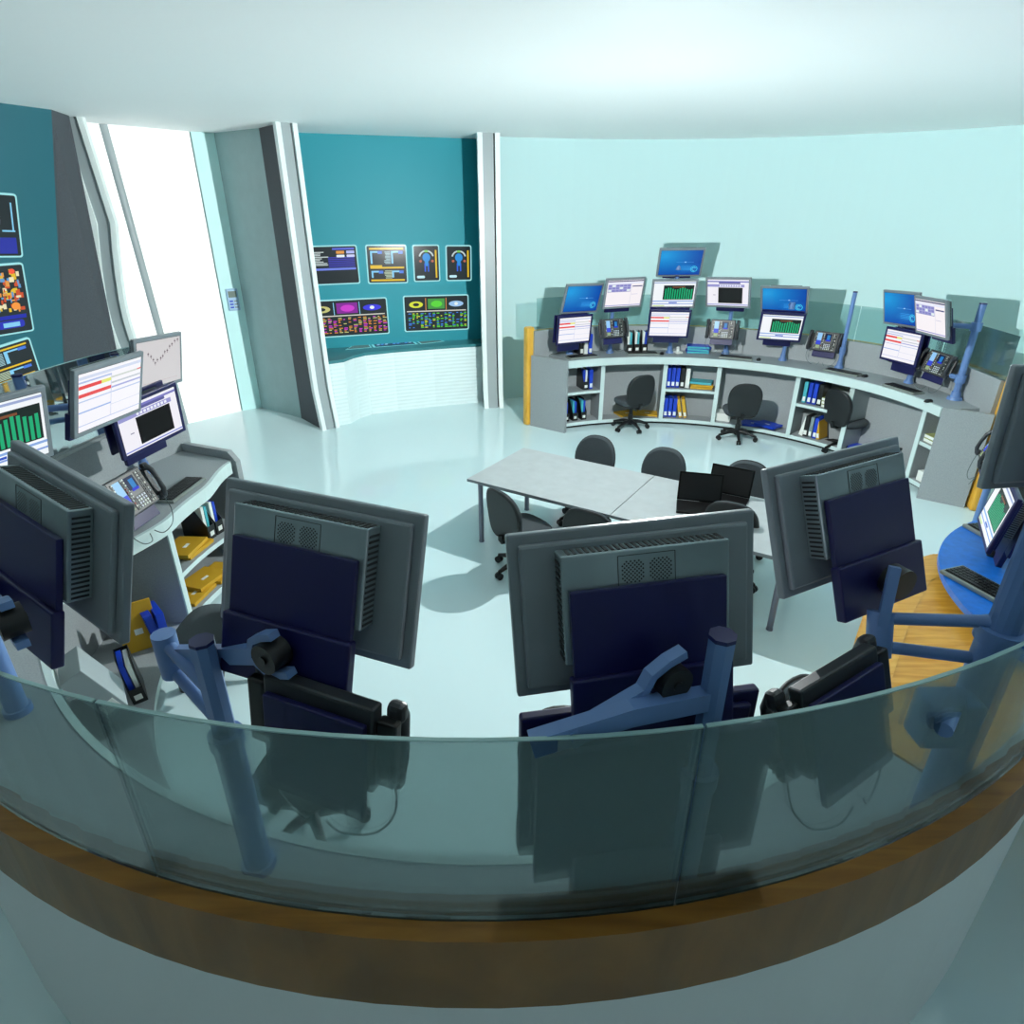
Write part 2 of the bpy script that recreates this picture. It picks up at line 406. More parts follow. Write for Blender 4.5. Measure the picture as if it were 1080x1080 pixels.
        R(.2, .2, .95, .26, (30, 40, 170)); R(.45, .06, .9, .18, (40, 50, 180), -.0045, .03); R(.55, .08, .82, .15, LB, -.006)
    elif kind == 'orbit':
        R(.0, .02, .95, .3, (40, 50, 160)); disc(mb, X(.5), Z(.6), W*.18, H*.2, -.005, (200, 180, 220)); disc(mb, X(.35), Z(.5), W*.08, H*.2, -.0055, (220, 120, 160))
        R(.7, .4, .95, .43, LB); R(.9, .4, .93, .9, LB)
    # desktop screens -------------------------------------------------
    elif kind == 'desktop':
        nx, nz = 12, 8
        def g(u, v):
            a = max(0, 1-math.hypot(u-.1, v-.8)*1.0); b = .25*max(0, 1-3*math.hypot((u-.75)*.8, (v-.25)*1.6))
            return (int(4+20*a+90*b), int(64+92*a+200*b), int(160+60*a+120*b) if 160+60*a+120*b < 255 else 255)
        for i in range(nx):
            for j in range(nz):
                u0, u1, v0, v1 = i/nx, (i+1)/nx, j/nz, (j+1)/nz
                mb.add([(X(u0), -.003, Z(v0)), (X(u1), -.003, Z(v0)), (X(u1), -.003, Z(v1)), (X(u0), -.003, Z(v1))], [(0, 1, 2, 3)], 'glow', [g(u0, v0), g(u1, v0), g(u1, v1), g(u0, v1)])
        disc(mb, X(.85), Z(.24), W*.085, H*.13, -.004, (60, 200, 240), 20, 0, 360, .82); disc(mb, X(.85), Z(.24), W*.05, H*.08, -.005, (110, 225, 250), 16, 30, 300, .75)
        for k in range(4): R(.5, .2+.05*k, .78, .212+.05*k, (60, 160, 235))
        R(.4, .52, .82, .53, (90, 170, 235)); R(.6, .515, .64, .545, (170, 220, 250), -.005)
    elif kind == 'mail':
        R(0, 0, 1, 1, (240, 238, 244), -.003); R(0, .9, 1, .95, (205, 212, 232)); R(0, .84, .5, .87, (170, 185, 225))
        R(.0, .74, .34, .8, (225, 60, 60)); R(.34, .74, .5, .8, (225, 225, 110)); R(.5, .78, 1, .81, (200, 205, 200)); R(.93, .79, 1, .81, (220, 60, 60), -.005)
        R(.0, .6, .5, .66, (225, 70, 70)); R(.5, .68, 1, .71, (190, 195, 205)); R(.5, .6, 1, .63, (160, 165, 215)); R(0, .52, 1, .54, (175, 190, 225))
        R(0, .33, .5, .355, (150, 175, 225)); R(.5, .3, 1, .31, (205, 210, 230)); R(0, .1, 1, .115, (180, 190, 225)); R(.49, .1, .5, .85, (200, 205, 230))
    elif kind == 'form':
        R(0, 0, 1, 1, (242, 236, 240), -.003); R(0, .94, 1, .98, (60, 60, 110)); R(0, .86, 1, .92, (225, 228, 245)); R(.02, .575, .66, .85, (176, 176, 216), -.0038)
        for r_ in range(3):
            for k in range(6):
                R(.03+.105*k, .58+.09*r_, .12+.105*k, .65+.09*r_, (130, 130, 195) if (k+r_*2) % 5 else WH)
        R(.02, .56, .66, .575, (110, 110, 180)); R(.7, .74, .98, .78, (80, 80, 130)); R(.7, .45, .88, .46, (150, 150, 200)); R(.68, .04, .69, .8, (210, 210, 225)); R(0, .03, 1, .06, (150, 150, 205))
    elif kind == 'blackform':
        R(0, 0, 1, 1, (236, 234, 242), -.003); R(0, .9, 1, .95, (120, 120, 190)); R(.28, .84, .8, .9, (90, 90, 150)); R(0, .72, .9, .82, (150, 150, 205))
        for k in range(9): R(.3+.06*k, .74, .34+.06*k, .8, (230, 232, 245), -.005)
        R(.27, .1, .86, .7, (8, 8, 10)); R(0, .03, 1, .06, (130, 140, 210)); R(.14, .4, .2, .42, (120, 120, 150))
    elif kind == 'bars':
        R(0, 0, 1, 1, (236, 240, 244), -.003); R(0, .93, 1, .97, (150, 165, 205)); R(.24, .28, .97, .85, (14, 30, 26))
        for k in range(12): R(.28+.057*k, .3, .315+.057*k, .68+.08*math.sin(k*1.1)*.5+.04, (20, 165, 110), -.005)
        R(.45, .76, .75, .8, (120, 70, 40), -.006); R(0, .2, 1, .24, (130, 165, 220)); R(0, .1, 1, .13, (120, 150, 215)); R(.4, .14, .6, .18, (40, 80, 190), -.005); R(.02, .02, .3, .06, (190, 215, 140))
    elif kind == 'chart':
        R(0, 0, 1, 1, (205, 202, 204), -.003)
        pts = [(.22, .72), (.28, .66), (.33, .58), (.37, .5), (.42, .56), (.5, .58), (.55, .62), (.6, .7), (.66, .72), (.72, .8), (.78, .84), (.85, .9), (.92, .92)]
        for u, v in pts: R(u, v, u+.035, v+.025, (70, 60, 70)); R(u+.01, v-.04, u+.02, v+.05, (120, 100, 110), -.005)
        R(.1, .1, .9, .105, (190, 160, 165))
def wall_screen(label, kind, q, r=.03):
    """q: world corners TL,TR,BR,BL on a wall plane"""
    tl, tr, br, bl = [Vector(p) for p in q]
    c = (tl+tr+br+bl)/4; ex = ((tr-tl)+(br-bl)).normalized(); ez = ((tl-bl)+(tr-br)); ez = (ez-ex*ez.dot(ex)).normalized(); ey = ez.cross(ex)
    W = ((tr-tl).length+(br-bl).length)/2; H = ((tl-bl).length+(tr-br).length)/2
    Xm = Matrix((ex, ey, ez)).transposed().to_4x4(); Xm.translation = c-ey*.02
    t = thing('wall_display', label, 'screen', group='illuminated displays set in the teal walls'); t.matrix_world = Xm
    mb = MB(); rr(mb, -W/2, -H/2, W/2, H/2, 0, (0, 0, 0), r)
    nv = len(mb.v); vs = [(x, .03, z) for x, y, z in mb.v]; mb.add(mb.v[:nv]+vs, [(k, (k+1) % nv, nv+(k+1) % nv, nv+k) for k in range(nv)], 'glow', (150, 215, 220)); mb.c[0] = (160, 222, 226)
    mb.build('frame', None, t)
    mb = MB(); e = .018; rr(mb, -W/2+e, -H/2+e, W/2-e, H/2-e, -.002, DK, r*.7); content(kind, W-.06, H-.06, mb); mb.build('picture', None, t)
    return t
def onw(x, y): return hit(x, y, TL, TR)
Wq = lambda *p: [onw(*a) for a in p]
wall_screen('wall display of blue and white log lines, first from the left in the upper row', 'log', Wq((318, 259.5), (378, 258), (378, 299), (322, 301.5)))
wall_screen('wall display with yellow bars and blue brackets, second in the upper row', 'yellow', Wq((386.5, 258), (429, 258), (429.5, 298.5), (386.5, 299.5)))
wall_screen('narrow wall display with blue figure, left of the two alike in the upper row', 'figure', Wq((435.5, 258), (463.5, 258), (463.5, 296.5), (435.5, 297.5)))
wall_screen('narrow wall display with blue figure, at the right end of the upper row', 'figure', Wq((470, 258.5), (497, 258.5), (497, 296), (470, 296.5)))
wall_screen('wide wall display in magenta and orange, left in the lower row', 'magenta', Wq((322, 317), (409, 313.5), (409.5, 351.5), (326, 357.5)))
wall_screen('wide wall display in green and yellow, right in the lower row', 'green', Wq((425, 311.5), (494, 310.5), (494, 347), (426.5, 350.5)))
def onl(x, y):
    d = ray(x, y); n = (tb-lb).cross(tt-lb); t = (lb-Vector((0, 0, HC))).dot(n)/d.dot(n); return Vector((0, 0, HC))+d*t
Lq = lambda *p: [onl(*a) for a in p]
wall_screen('wall display of orange and blue map on the shaded teal wall at far left', 'map', Lq((-45, 281), (26, 277.5), (32, 347.5), (-45, 362)))
wall_screen('upper wall display with violet shapes on the shaded teal wall at far left', 'orbit', Lq((-45, 199), (14, 205), (25, 270), (-45, 272)))
wall_screen('low dark wall display with amber lines on the shaded teal wall behind the left monitors', 'yellow', Lq((-45, 377), (34, 356), (38, 392), (-45, 425)))

# ------------------------------------------------------------------ white ribbed console below the display
ft = [(345, 451), (357, 449), (370, 446.5), (380, 441), (392, 437), (420, 433), (460, 428.5), (509, 424)]
fr = [pz(x, y, 0).xy for x, y in ft]
t = thing('ribbed_console', 'white ribbed console under the big teal display wall', 'console', (0, 0, 0))
mb = MB(); zc = .98; vs = []; NR = 17
for i in range(NR*2+1):
    z = zc*i/(NR*2); off = .005 if i % 2 else 0
    for p in fr:
        q = p+p.normalized()*off; vs.append((q.x, q.y, z))
n = len(fr); mb.add(vs, [(i*n+k, i*n+k+1, (i+1)*n+k+1, (i+1)*n+k) for i in range(NR*2) for k in range(n-1)])
mb.build('ribbed_front', 'rib', t, fix=False)
mb = MB(); poly = fr+[Vector((-.47, 11.15)), Vector((-3.28, 10.15))]; mb.prism(poly, zc-.04, zc+.004); mb.build('console_top', 'tealtop', t)
def topq(pts, z): return [pz(x, y, z) for x, y in pts]
mb = MB(); zt = zc+.010
for pts, cc in ((((364, 369), (371, 365), (388, 361.5), (392, 366.5)), (66, 84, 78)), (((394, 366.5), (390, 361), (433, 358), (441, 363)), (28, 36, 60)), (((444, 363), (436, 357.5), (459, 357.5), (469, 360)), (66, 84, 78))):
    q = topq(pts, zt); cen = sum(q, Vector())/4
    mb.quad(q, 'glow', (110, 190, 196)); mb.quad([cen+(p-cen)*.9+Vector((0, 0, .002)) for p in q], 'glow', cc)
for k in range(9):
    p = pz(397+4.2*k, 364.2-.35*k, zt+.004); mb.add([p, p+Vector((.045, 0, 0)), p+Vector((.045, .1, 0)), p+Vector((0, .1, 0))], [(0, 1, 2, 3)], 'glow', random.choice([(60, 110, 190), (120, 160, 190), (30, 40, 90)]))
mb.build('touch_panels', None, t)

# ------------------------------------------------------------------ curved consoles
def pol(c, r, a, z=0): return Vector((c[0]+r*math.cos(math.radians(a)), c[1]+r*math.sin(math.radians(a)), z))
def sstep(a, b, x): x = min(1, max(0, (x-a)/(b-a))); return x*x*(3-2*x)
def arcvar(c, ri, ro, a0, a1, z0, z1, n):
    mb = MB(); vs = []
    for i in range(n+1):
        a = a0+(a1-a0)*i/n
        for r in (ri(a), ro(a)):
            for z in (z0, z1): q = pol(c, r, a, z); vs.append(q)
    fs = []
    for i in range(n):
        b = 4*i; e = b+4; fs += [(b, b+1, e+1, e), (b+2, e+2, e+3, b+3), (b+1, b+3, e+3, e+1), (b, e, e+2, b+2)]
    fs += [(0, 2, 3, 1), (4*n, 4*n+1, 4*n+3, 4*n+2)]; mb.add(vs, fs); return mb
def rin(a): return 2.33+.19*(1-sstep(156, 172, a))+.42*sstep(183, 206, a)-.12*sstep(275, 300, a)
CF = (2.0, 6.65)
def tap(a): return -.17*(1-sstep(-4, 22, a))
FT = thing('curved_console', 'far curved grey console with shelf bays, white edged worktop and glass screens', 'console', (CF[0], CF[1], 0))
def cen(o, c): o.location = (-c[0], -c[1], 0) if o.parent else o.location; return o
def part(mb, name, m, par, c): return cen(mb.build(name, m, par), c)
ZT = 1.05
A1, A0 = 117, 1      # left and right ends
part(arcvar(CF, lambda a: 2.67, lambda a: 3.2+tap(a), A0-.5, A1, ZT-.06, ZT, 70), 'worktop', 'grey', FT, CF)
part(MB().arc(CF, 2.64, 2.67, A0, A1, ZT-.10, ZT+.003, 60), 'worktop_edge', 'edge', FT, CF)
part(MB().arc(CF, 2.76, 3.02, A0, A1, .05, .10, 60, da0=0, da1=3, mfront='edge', m='grey'), 'plinth', None, FT, CF)
part(MB().arc(CF, 2.84, 3.1, A0, A1, 0, .05, 60), 'kick_board', 'kick', FT, CF)
part(arcvar(CF, lambda a: 3.12+tap(a), lambda a: 3.17+tap(a), A0-3, A1+3, .05, ZT-.05, 60), 'back_panel', 'grey', FT, CF)
part(arcvar(CF, lambda a: 3.20+tap(a), lambda a: 3.25+tap(a), A0-4, A1+4.5, .05, 1.40, 70), 'partition', 'grey', FT, CF)
part(arcvar(CF, lambda a: 3.25+tap(a), lambda a: 3.34+tap(a), A0-4, A1+4.5, 0, 1.40, 70), 'wood_cladding', 'woodp', FT, CF)
def radial(c, r0, r1, a0, a1, z0, z1, w):
    p = pol(c, r0, a0).xy; q = pol(c, r1, a1).xy; d = (q-p).normalized(); n = Vector((-d.y, d.x))*w/2
    return [p-n, q-n, q+n, p+n], z0, z1
def divider(par, c, r0, r1, a, nm='divider'):
    pl, z0, z1 = radial(c, r0+.012, r1, a, a, .1, ZT-.06, .055); mb = MB(); mb.prism(pl, z0, z1, 'grey')
    pl, z0, z1 = radial(c, r0, r0+.012, a, a, .1, ZT-.06, .06); mb.prism(pl, z0, z1, 'edge'); part(mb, nm, None, par, c)
for a in (104, 84.5, 68.5, 46, 30.5, 8.5): divider(FT, CF, 2.74, 3.13, a)
for (a, a2, w) in ((A1+.2, A1+5, .03), (A0-.2, A0-5.5, .03)):
    pl, z0, z1 = radial(CF, 2.65, 3.22 if a > 50 else 3.03, a, a2, 0, ZT+.012, .05); part(MB().prism(pl, z0, z1), 'end_panel', 'grey', FT, CF)
for (a0, a1) in ((104, 117), (68.5, 84.5), (30.5, 46), (1, 8.5)):
    part(MB().arc(CF, 2.76, 3.13, a0+.3, a1-.3, .52, .56, 10, m='grey', mfront='edge'), 'shelf', None, FT, CF)
# end posts (wood uprights)
for a in (A1+5.2, A0-5.8):
    p = pol(CF, 3.29 if a > 50 else 3.11, a); mb = MB(); mb.box((0, 0, .73), (.13 if a > 50 else .2, .12, 1.46), bev=.03); o = mb.build('end_post', 'woodp', FT); o.location = (p.x-CF[0], p.y-CF[1], 0); o.rotation_euler = (0, 0, math.radians(a+90 if a > 50 else a+80))
# glass screens on top
gl = []
for i in range(6):
    a0 = A0-4.5+(A1+8.5-A0)*i/6; a1 = A0-4.5+(A1+8.5-A0)*(i+1)/6-.3
    part(arcvar(CF, lambda a: 3.218+tap(a), lambda a: 3.23+tap(a), a0, a1, 1.40, 1.85, 12), 'glass_screen', 'gfar', FT, CF)

CN = (-.09, 4.14)
NT = thing('curved_console', 'near curved grey console seen over its glass rail, monitors on its poles', 'console', (CN[0], CN[1], 0))
NA0, NA1 = 157, 305
part(arcvar(CN, rin, lambda a: 3.09, NA0, NA1, ZT-.06, ZT, 90), 'worktop', 'grey', NT, CN)
part(arcvar(CN, lambda a: rin(a)-.03, rin, NA0+1, NA1, ZT-.10, ZT+.003, 90), 'worktop_edge', 'edge', NT, CN)
part(MB().arc(CN, 2.42, 3.0, NA0, NA1, .05, .10, 60, mfront='edge', m='grey'), 'plinth', None, NT, CN)
part(MB().arc(CN, 2.5, 2.9, NA0, NA1, 0, .05, 60), 'kick_board', 'kick', NT, CN)
part(MB().arc(CN, 2.96, 3.0, NA0, NA1+10, .05, ZT-.05, 60), 'back_panel', 'grey', NT, CN)
part(MB().arc(CN, 3.09, 3.145, NA0-2, NA1+24, .05, 1.40, 60), 'partition', 'grey', NT, CN)
part(MB().arc(CN, 3.15, 3.20, NA0-2, NA1+24, 1.12, 1.40, 60), 'wood_rim', 'rim', NT, CN)
part(MB().arc(CN, 3.15, 3.19, NA0-2, NA1+24, 0, 1.12, 60), 'outer_panel', 'outer', NT, CN)
for a in (180.5, 206, 226, 246, 268, 290): divider(NT, CN, 2.40 if a < 190 else 2.82, 2.97, a)
part(MB().arc(CN, 2.42, 2.97, 158.5, 180, .45, .49, 14, m='grey', mfront='edge'), 'shelf', None, NT, CN)
# rounded end panel
o = MB()
prof = [(-.02, 0), (.50, 0), (.62, .02), (.62, 1.12), (.02, 1.12), (-.06, 1.04), (-.06, .75), (.02, .62), (.06, .5), (.06, .08)]
p0 = pol(CN, 2.53, NA0-.6); er = math.radians(NA0-.6)
vs = []
for s_ in (-.025, .025):
    for (r_, z_) in prof: vs.append((p0.x+math.cos(er)*r_-math.sin(er)*s_, p0.y+math.sin(er)*r_+math.cos(er)*s_, z_))
n = len(prof); o.add(vs, [tuple(range(n)), tuple(range(n, 2*n))[::-1]]+[(k, (k+1) % n, n+(k+1) % n, n+k) for k in range(n)])
part(o, 'end_panel', 'grey', NT, CN)
# glass rail
for i in range(7):
    a0 = NA0-2+(NA1+26-NA0)*i/7; a1 = NA0-2+(NA1+26-NA0)*(i+1)/7-.15
    g = part(MB().arc(CN, 3.14, 3.15, a0, a1, 1.40, 1.9965, 12), 'glass_screen', 'gnear', NT, CN)
    part(MB().arc(CN, 3.14, 3.15, a0, a1, 1.9965, 2.0, 12), 'glass_edge', 'gedge', NT, CN)

# wooden worktop and blue round desktop at right
ZW = 1.05
wp = [pol(CN, rw, a).xy for a, rw in ((305.3, 2.60), (308, 2.52), (312, 2.44), (316, 2.40), (320, 2.37), (325, 2.36), (328, 2.36))]+[Vector((2.33, 3.34)), Vector((2.63, 3.48)), Vector((3.7, 3.5)), Vector((3.9, 2.2)), Vector((3.0, 2.0))]+[pol(CN, 3.08, a).xy for a in (322, 314, 305.3)]
t = thing('wooden_worktop', 'yellow wood worktop beside the near console, under the round blue desktop', 'worktop', (2.3, 2.7, 0))
def rel(o, t): o.location = -t.location; return o
rel(MB().prism(wp, ZW-.09, ZW).build('top_board', 'wood', t), t)
st = [pz(948, 604, ZW+.003), pz(955, 596.5, ZW+.003), pz(982, 587, ZW+.003), pz(988, 590, ZW+.003)]
seamp = [pz(880, 712, ZW+.002), pz(934, 700, ZW+.002), pz(948, 690, ZW+.002), pz(915, 660, ZW+.002), pz(958, 610, ZW+.002), pz(985, 588, ZW+.002), pz(950, 601, ZW+.002), pz(906, 645, ZW+.002), pz(904, 680, ZW+.002)]
mb = MB()
inner = [pol(CN, rw+.01, a, ZW+.003) for a, rw in ((305.3, 2.60), (308, 2.52), (312, 2.44), (316, 2.40), (320, 2.37), (325, 2.36), (328, 2.36))]+[Vector((2.33, 3.34, ZW+.003)), Vector((2.61, 3.47, ZW+.003))]
outerp = [p+(Vector((2.9, 2.3, ZW+.003))-p).normalized()*.20 for p in inner]
k_ = len(inner); mb.add(inner+outerp, [(i, i+1, k_+i+1, k_+i) for i in range(k_-1)]); rel(mb.build('edge_lipping', 'wood2', t), t)
pl = [(1.95, 2.35), (2.9, 3.2), (2.86, 3.24), (1.91, 2.39)]
rel(MB().prism(pl, 0, ZW-.09).build('support_panel', 'wood2', t), t)
t = thing('round_desk', 'blue round desktop with keyboard at the right edge of the picture', 'desk', (3.6, 2.6, 0))
MB().cyl((0, 0, 1.115), (0, 0, 1.15), 1.28, n=96, sm=False).build('desktop', 'deskblue', t)
MB().cyl((0, 0, 1.06), (0, 0, 1.115), .5, n=48).build('desk_base', 'cyl', t)
q = pz(1002, 583, ZW)
MB().cyl((q.x-3.6+.06, q.y-2.6-.03, ZW+.001), (q.x-3.6+.06, q.y-2.6-.03, 1.115), .05, n=24).build('support_post', 'cyl', t)
# ------------------------------------------------------------------ monitors
def make_monitor(kind, W, H, frame, label, group):
    t = thing('monitor', label, 'monitor', group=group)
    mb = MB(); d = .018
    # bezel: front face frame and a stepped back shell
    mb.box((0, .012, 0), (W, .028, H), bev=.006); mb.box((0, .034, 0), (W-.05, .022, H-.05), bev=.008)
    mb.build('casing', frame, t)
    mb = MB(); mb.box((0, 0, 0), (W-.055, .005, H-.055), 'glow', col=(20, 26, 34)); 
    cmb = MB(); content(kind, W-.06, H-.06, cmb)
    mb.add(cmb.v, cmb.f, 'glow'); 
    off = len(mb.c)-len(cmb.c)
    for i, c_ in enumerate(cmb.c): mb.c[off+i] = c_
    mb.build('screen', None, t, fix=False)
    cw, z0, z1 = .205*W/.63, -.10, .168
    MB().box((0, .078, (z0+z1)/2), (2*cw, .066, z1-z0), bev=.004).build('chassis', 'chassis', t)
    mb = MB()
    for k in range(17):
        z = z0+.012+k*(z1-z0-.02)/17
        for s_ in (-1, 1): mb.box((s_*(cw+.0008), .078, z), (.002, .046, .006), 'slot')
    for k in range(26): mb.box((-cw+.012+k*(2*cw-.02)/26, .078, z1+.0008), (.007, .046, .002), 'slot')
    mb.build('vent_slots', None, t)
    mb = MB(); y = .1115
    a = .0695*W/.63; zc_ = .115
    for (c_, s_) in (((0, y, zc_+.04), (2*a, .0012, .0016)), ((0, y, zc_-.04), (2*a, .0012, .0016)), ((-a, y, zc_), (.0016, .0012, .08)), ((a, y, zc_), (.0016, .0012, .08))): mb.box(c_, s_, 'slot')
    for s_ in (-1, 1):
        cx = s_*.034*W/.63
        for i in range(-6, 7):
            for j in range(-6, 7):
                if (i+j) % 2: continue
                x, z = i*.0050, j*.0050
                if x*x+z*z < .03**2: 
                    vs = [(cx+x+.0026*math.cos(PI/3*q_), y+.0006, zc_+z+.0026*math.sin(PI/3*q_)) for q_ in range(6)]; mb.add(vs, [tuple(range(6))], 'slot')
    mb.build('fan_grille', None, t, fix=False)
    MB().box((0, .121, -.04 if W > .6 else 0), (2*.19*W/.63, .018, .25) if W > .6 else (W-.03, .018, H-.02), bev=.003).build('mounting_plate', 'navy', t)
    MB().box((-.0, .128, -.212 if W > .6 else -.225), (2*.2*W/.63, .034, .175 if W > .6 else .20), bev=.006).build('lower_bracket', 'navy', t)
    return t
def pose(o, p, back=False):
    x, y, z, tt_, r_, yw = p
    o.location = (x, y, z); o.rotation_euler = (tt_, r_, yw) if not back else (-tt_, -r_, yw+PI)
GF = 'monitors on the far console'
FAR = [
 ('M', 'mail', 'lower navy framed monitor with red rows, at the left end of the far console', [0.875, 9.141, 1.464, 0.088, 0.005, 0.483]),
 ('M', 'mail', 'lower navy framed monitor with red rows, under the stack of three on the far console', [2.18, 9.113, 1.546, 0.239, 0.0, -0.103]),
 ('M', 'bars', 'lower navy framed monitor with green bars on the far console, under a blue screen', [3.658, 8.907, 1.535, 0.268, 0.015, -0.294]),
 ('M', 'mail', 'lower navy framed monitor with red rows, tilted at the right end of the far console', [4.709, 7.831, 1.487, -0.008, -0.013, -1.328]),
 ('U', 'desktop', 'grey framed monitor with blue desktop, leftmost of the upper row on the far console', [0.979, 9.269, 1.862, 0.294, 0.03, 0.525]),
 ('U', 'form', 'grey framed monitor with violet form, second in the far upper row', [1.568, 9.35, 1.927, 0.179, 0.001, 0.389]),
 ('U', 'bars', 'grey framed monitor with green bars directly under the topmost blue monitor', [2.275, 9.407, 1.909, 0.279, -0.015, -0.083]),
 ('U', 'desktop', 'topmost monitor with blue desktop, above all others on the far console', [2.361, 9.563, 2.309, 0.431, -0.014, -0.062]),
 ('U', 'blackform', 'grey framed monitor with a black window on white, upper row above the second phone', [3.004, 9.323, 1.936, 0.219, -0.042, -0.617]),
 ('U', 'desktop', 'grey framed monitor with blue desktop directly above the green bar monitor in navy frame', [3.765, 9.219, 1.844, 0.436, -0.034, -0.569]),
 ('U', 'desktop', 'grey framed monitor with blue desktop, partly behind a white form monitor at the right', [4.717, 8.038, 1.896, 0.227, -0.053, -1.424]),
 ('U', 'form', 'rightmost grey framed monitor on the far console, white and violet form, overlapping a blue one', [4.552, 7.17, 1.926, 0.281, -0.032, -1.615]),
]
proto = {}
MON = []
def mon(t, kind, label, p, back=False, group=GF):
    key = (t, kind)
    if key in proto: o = dup(proto[key], label=label); o['group'] = group
    else:
        o = make_monitor(kind, .57 if t == 'M' else .63, .40 if t == 'M' else .42, 'navy' if t == 'M' else 'bezel', label, group); proto[key] = o
    pose(o, p, back); MON.append(o); return o
for t_, k_, l_, p_ in FAR: mon(t_, k_, l_, p_)
GNB = 'monitors seen from behind on the near console'
N2 = mon('U', 'mail', 'grey monitor seen from behind, second from left on the near console', [-0.532, 1.529, 2.096, -0.29, 0.023, -0.353], True, GNB)
N3 = mon('U', 'form', 'largest grey monitor seen from behind, in the middle of the near console', [0.307, 1.366, 2.099, -0.243, -0.034, 0.16], True, GNB)
N4 = mon('U', 'bars', 'grey monitor seen from behind, right of the middle one, over the meeting table end', [1.093, 1.929, 2.073, -0.374, -0.017, 0.468], True, GNB)
N1 = mon('U', 'chart', 'dark grey monitor seen from behind at the left edge of the near console', [-1.301, 1.67, 2.122, -0.235, 0.096, -0.577], True, GNB)
NM3 = mon('M', 'mail', 'navy framed monitor seen from behind the glass, below the middle grey one', [0.331, 1.277, 1.633, -0.02, 0.012, 0.187], True, GNB); NM3.scale = (1.13, 1.13, 1.13)
GL = 'monitors on the left part of the near console'
mon('U', 'mail', 'grey framed monitor with red and yellow table, left part of the near console', [-2.48, 3.87, 1.968, 0.287, 0.024, 1.478], group=GL)
mon('U', 'chart', 'grey framed monitor with a dotted line chart, in front of the white door', [-2.815, 5.109, 1.888, 0.161, 0.074, 1.487], group=GL)
mon('M', 'blackform', 'navy framed monitor with a black window, below the chart monitor', [-2.6, 4.42, 1.621, 0.13, -0.099, 1.205], group=GL)
L0 = mon('U', 'bars', 'grey framed monitor with green bars at the left edge of the picture', [-2.62, 3.05, 1.95, 0.25, 0, 1.25], group=GL)
GR = 'monitors at the right edge'
R1 = mon('M', 'bars', 'navy framed monitor with green bars standing over the round blue desktop', [2.79, 3.32, 1.43, -.15, 0, -2.07], group=GR); R1.scale = (.88, .88, .88)
R2 = mon('U', 'desktop', 'grey monitor cut by the right edge, seen from behind, in front of the wood post', [1.91, 2.07, 2.34, -.06, 0, .12], True, GR)

# ------------------------------------------------------------------ phones
def make_phone(label, group):
    t = thing('desk_phone', label, 'phone', group=group)
    MB().box((0, .02, 0), (.33, .045, .26), bev=.008).build('body', 'phone', t)
    MB().box((0, -.004, 0), (.30, .004, .235), 'phonel').build('face_plate', None, t)
    mb = MB(); mb.box((-.085, -.007, .055), (.06, .004, .1), 'glow', col=(150, 200, 240)); mb.box((-.085, -.0072, -.02), (.06, .004, .055), 'glow', col=(50, 70, 210)); mb.box((-.085, -.0074, -.075), (.05, .004, .04), 'glow', col=(150, 170, 130)); mb.build('side_display', None, t)
    mb = MB(); mb.box((.03, -.007, .06), (.085, .004, .085), 'glow', col=(12, 20, 60)); mb.box((.035, -.0095, .055), (.04, .002, .06), 'glow', col=(30, 120, 190)); mb.box((.035, -.0095, .015), (.06, .002, .018), 'glow', col=(30, 40, 200)); mb.build('centre_display', None, t)
    mb = MB(); mb.box((-.125, -.0055, 0), (.018, .006, .21), 'black'); mb.box((-.032, -.0055, 0), (.03, .006, .22), 'black'); mb.box((.035, -.0055, -.065), (.1, .006, .085), 'black'); mb.box((.115, -.0055, 0), (.05, .006, .22), 'black')
    mb.build('key_bed', None, t)
    rnd = random.Random(3)
    for cols in ((-.125,), (-.04, -.025), (.105, .125)):
        mb = MB()
        for x in cols:
            for k in range(11): mb.box((x, -.010, -.1+.02*k), (.009, .006, .011), 'paint', col=rnd.choice([(205, 210, 205), (170, 180, 175), (215, 215, 205), (60, 70, 70), (150, 70, 60) if x == -.04 else (120, 125, 120)]))
        mb.build('key_column', None, t)
    mb = MB()
    for i in range(4):
        for k in range(4): mb.box((-.0+.023*i, -.010, -.098+.02*k), (.013, .006, .013), 'paint', col=rnd.choice([(205, 212, 205), (200, 205, 215)]))
    mb.build('keypad', None, t)
    for s_ in (-1, 1):
        mb = MB(); x = s_*.20
        mb.tube([(x, -.02, -.11), (x, -.045, -.07), (x, -.05, 0), (x, -.045, .07), (x, -.02, .11)], [.02, .017, .015, .017, .02], 12)
        mb.box((x, -.012, -.105), (.05, .04, .055), bev=.015); mb.box((x, -.012, .105), (.05, .04, .055), bev=.015)
        hs = mb.build('handset', 'phone', t)
        MB().box((s_*.195, .02, 0), (.055, .035, .2), bev=.008).build('cradle', 'black', t)
        pts = [(x, -.01, -.13), (x*1.02, .0, -.22), (x*.75, .01, -.30), (x*.3, .03, -.32), (x*.1, .05, -.27)]
        # smooth hanging cord
        P = [Vector(p) for p in pts]; out = []
        for i in range(len(P)-1):
            a, b, c, d = P[max(i-1, 0)], P[i], P[i+1], P[min(i+2, len(P)-1)]
            for q in range(6):
                u = q/6; out.append(.5*((2*b)+(-a+c)*u+(2*a-5*b+4*c-d)*u*u+(-a+3*b-3*c+d)*u**3))
        MB().tube(out, .0035, 6).build('cord', 'cable', t)
    MB().box((0, .055, -.06), (.30, .02, .30), bev=.004).build('mounting_plate', 'navy', t)
    return t
GP = 'phones on poles'
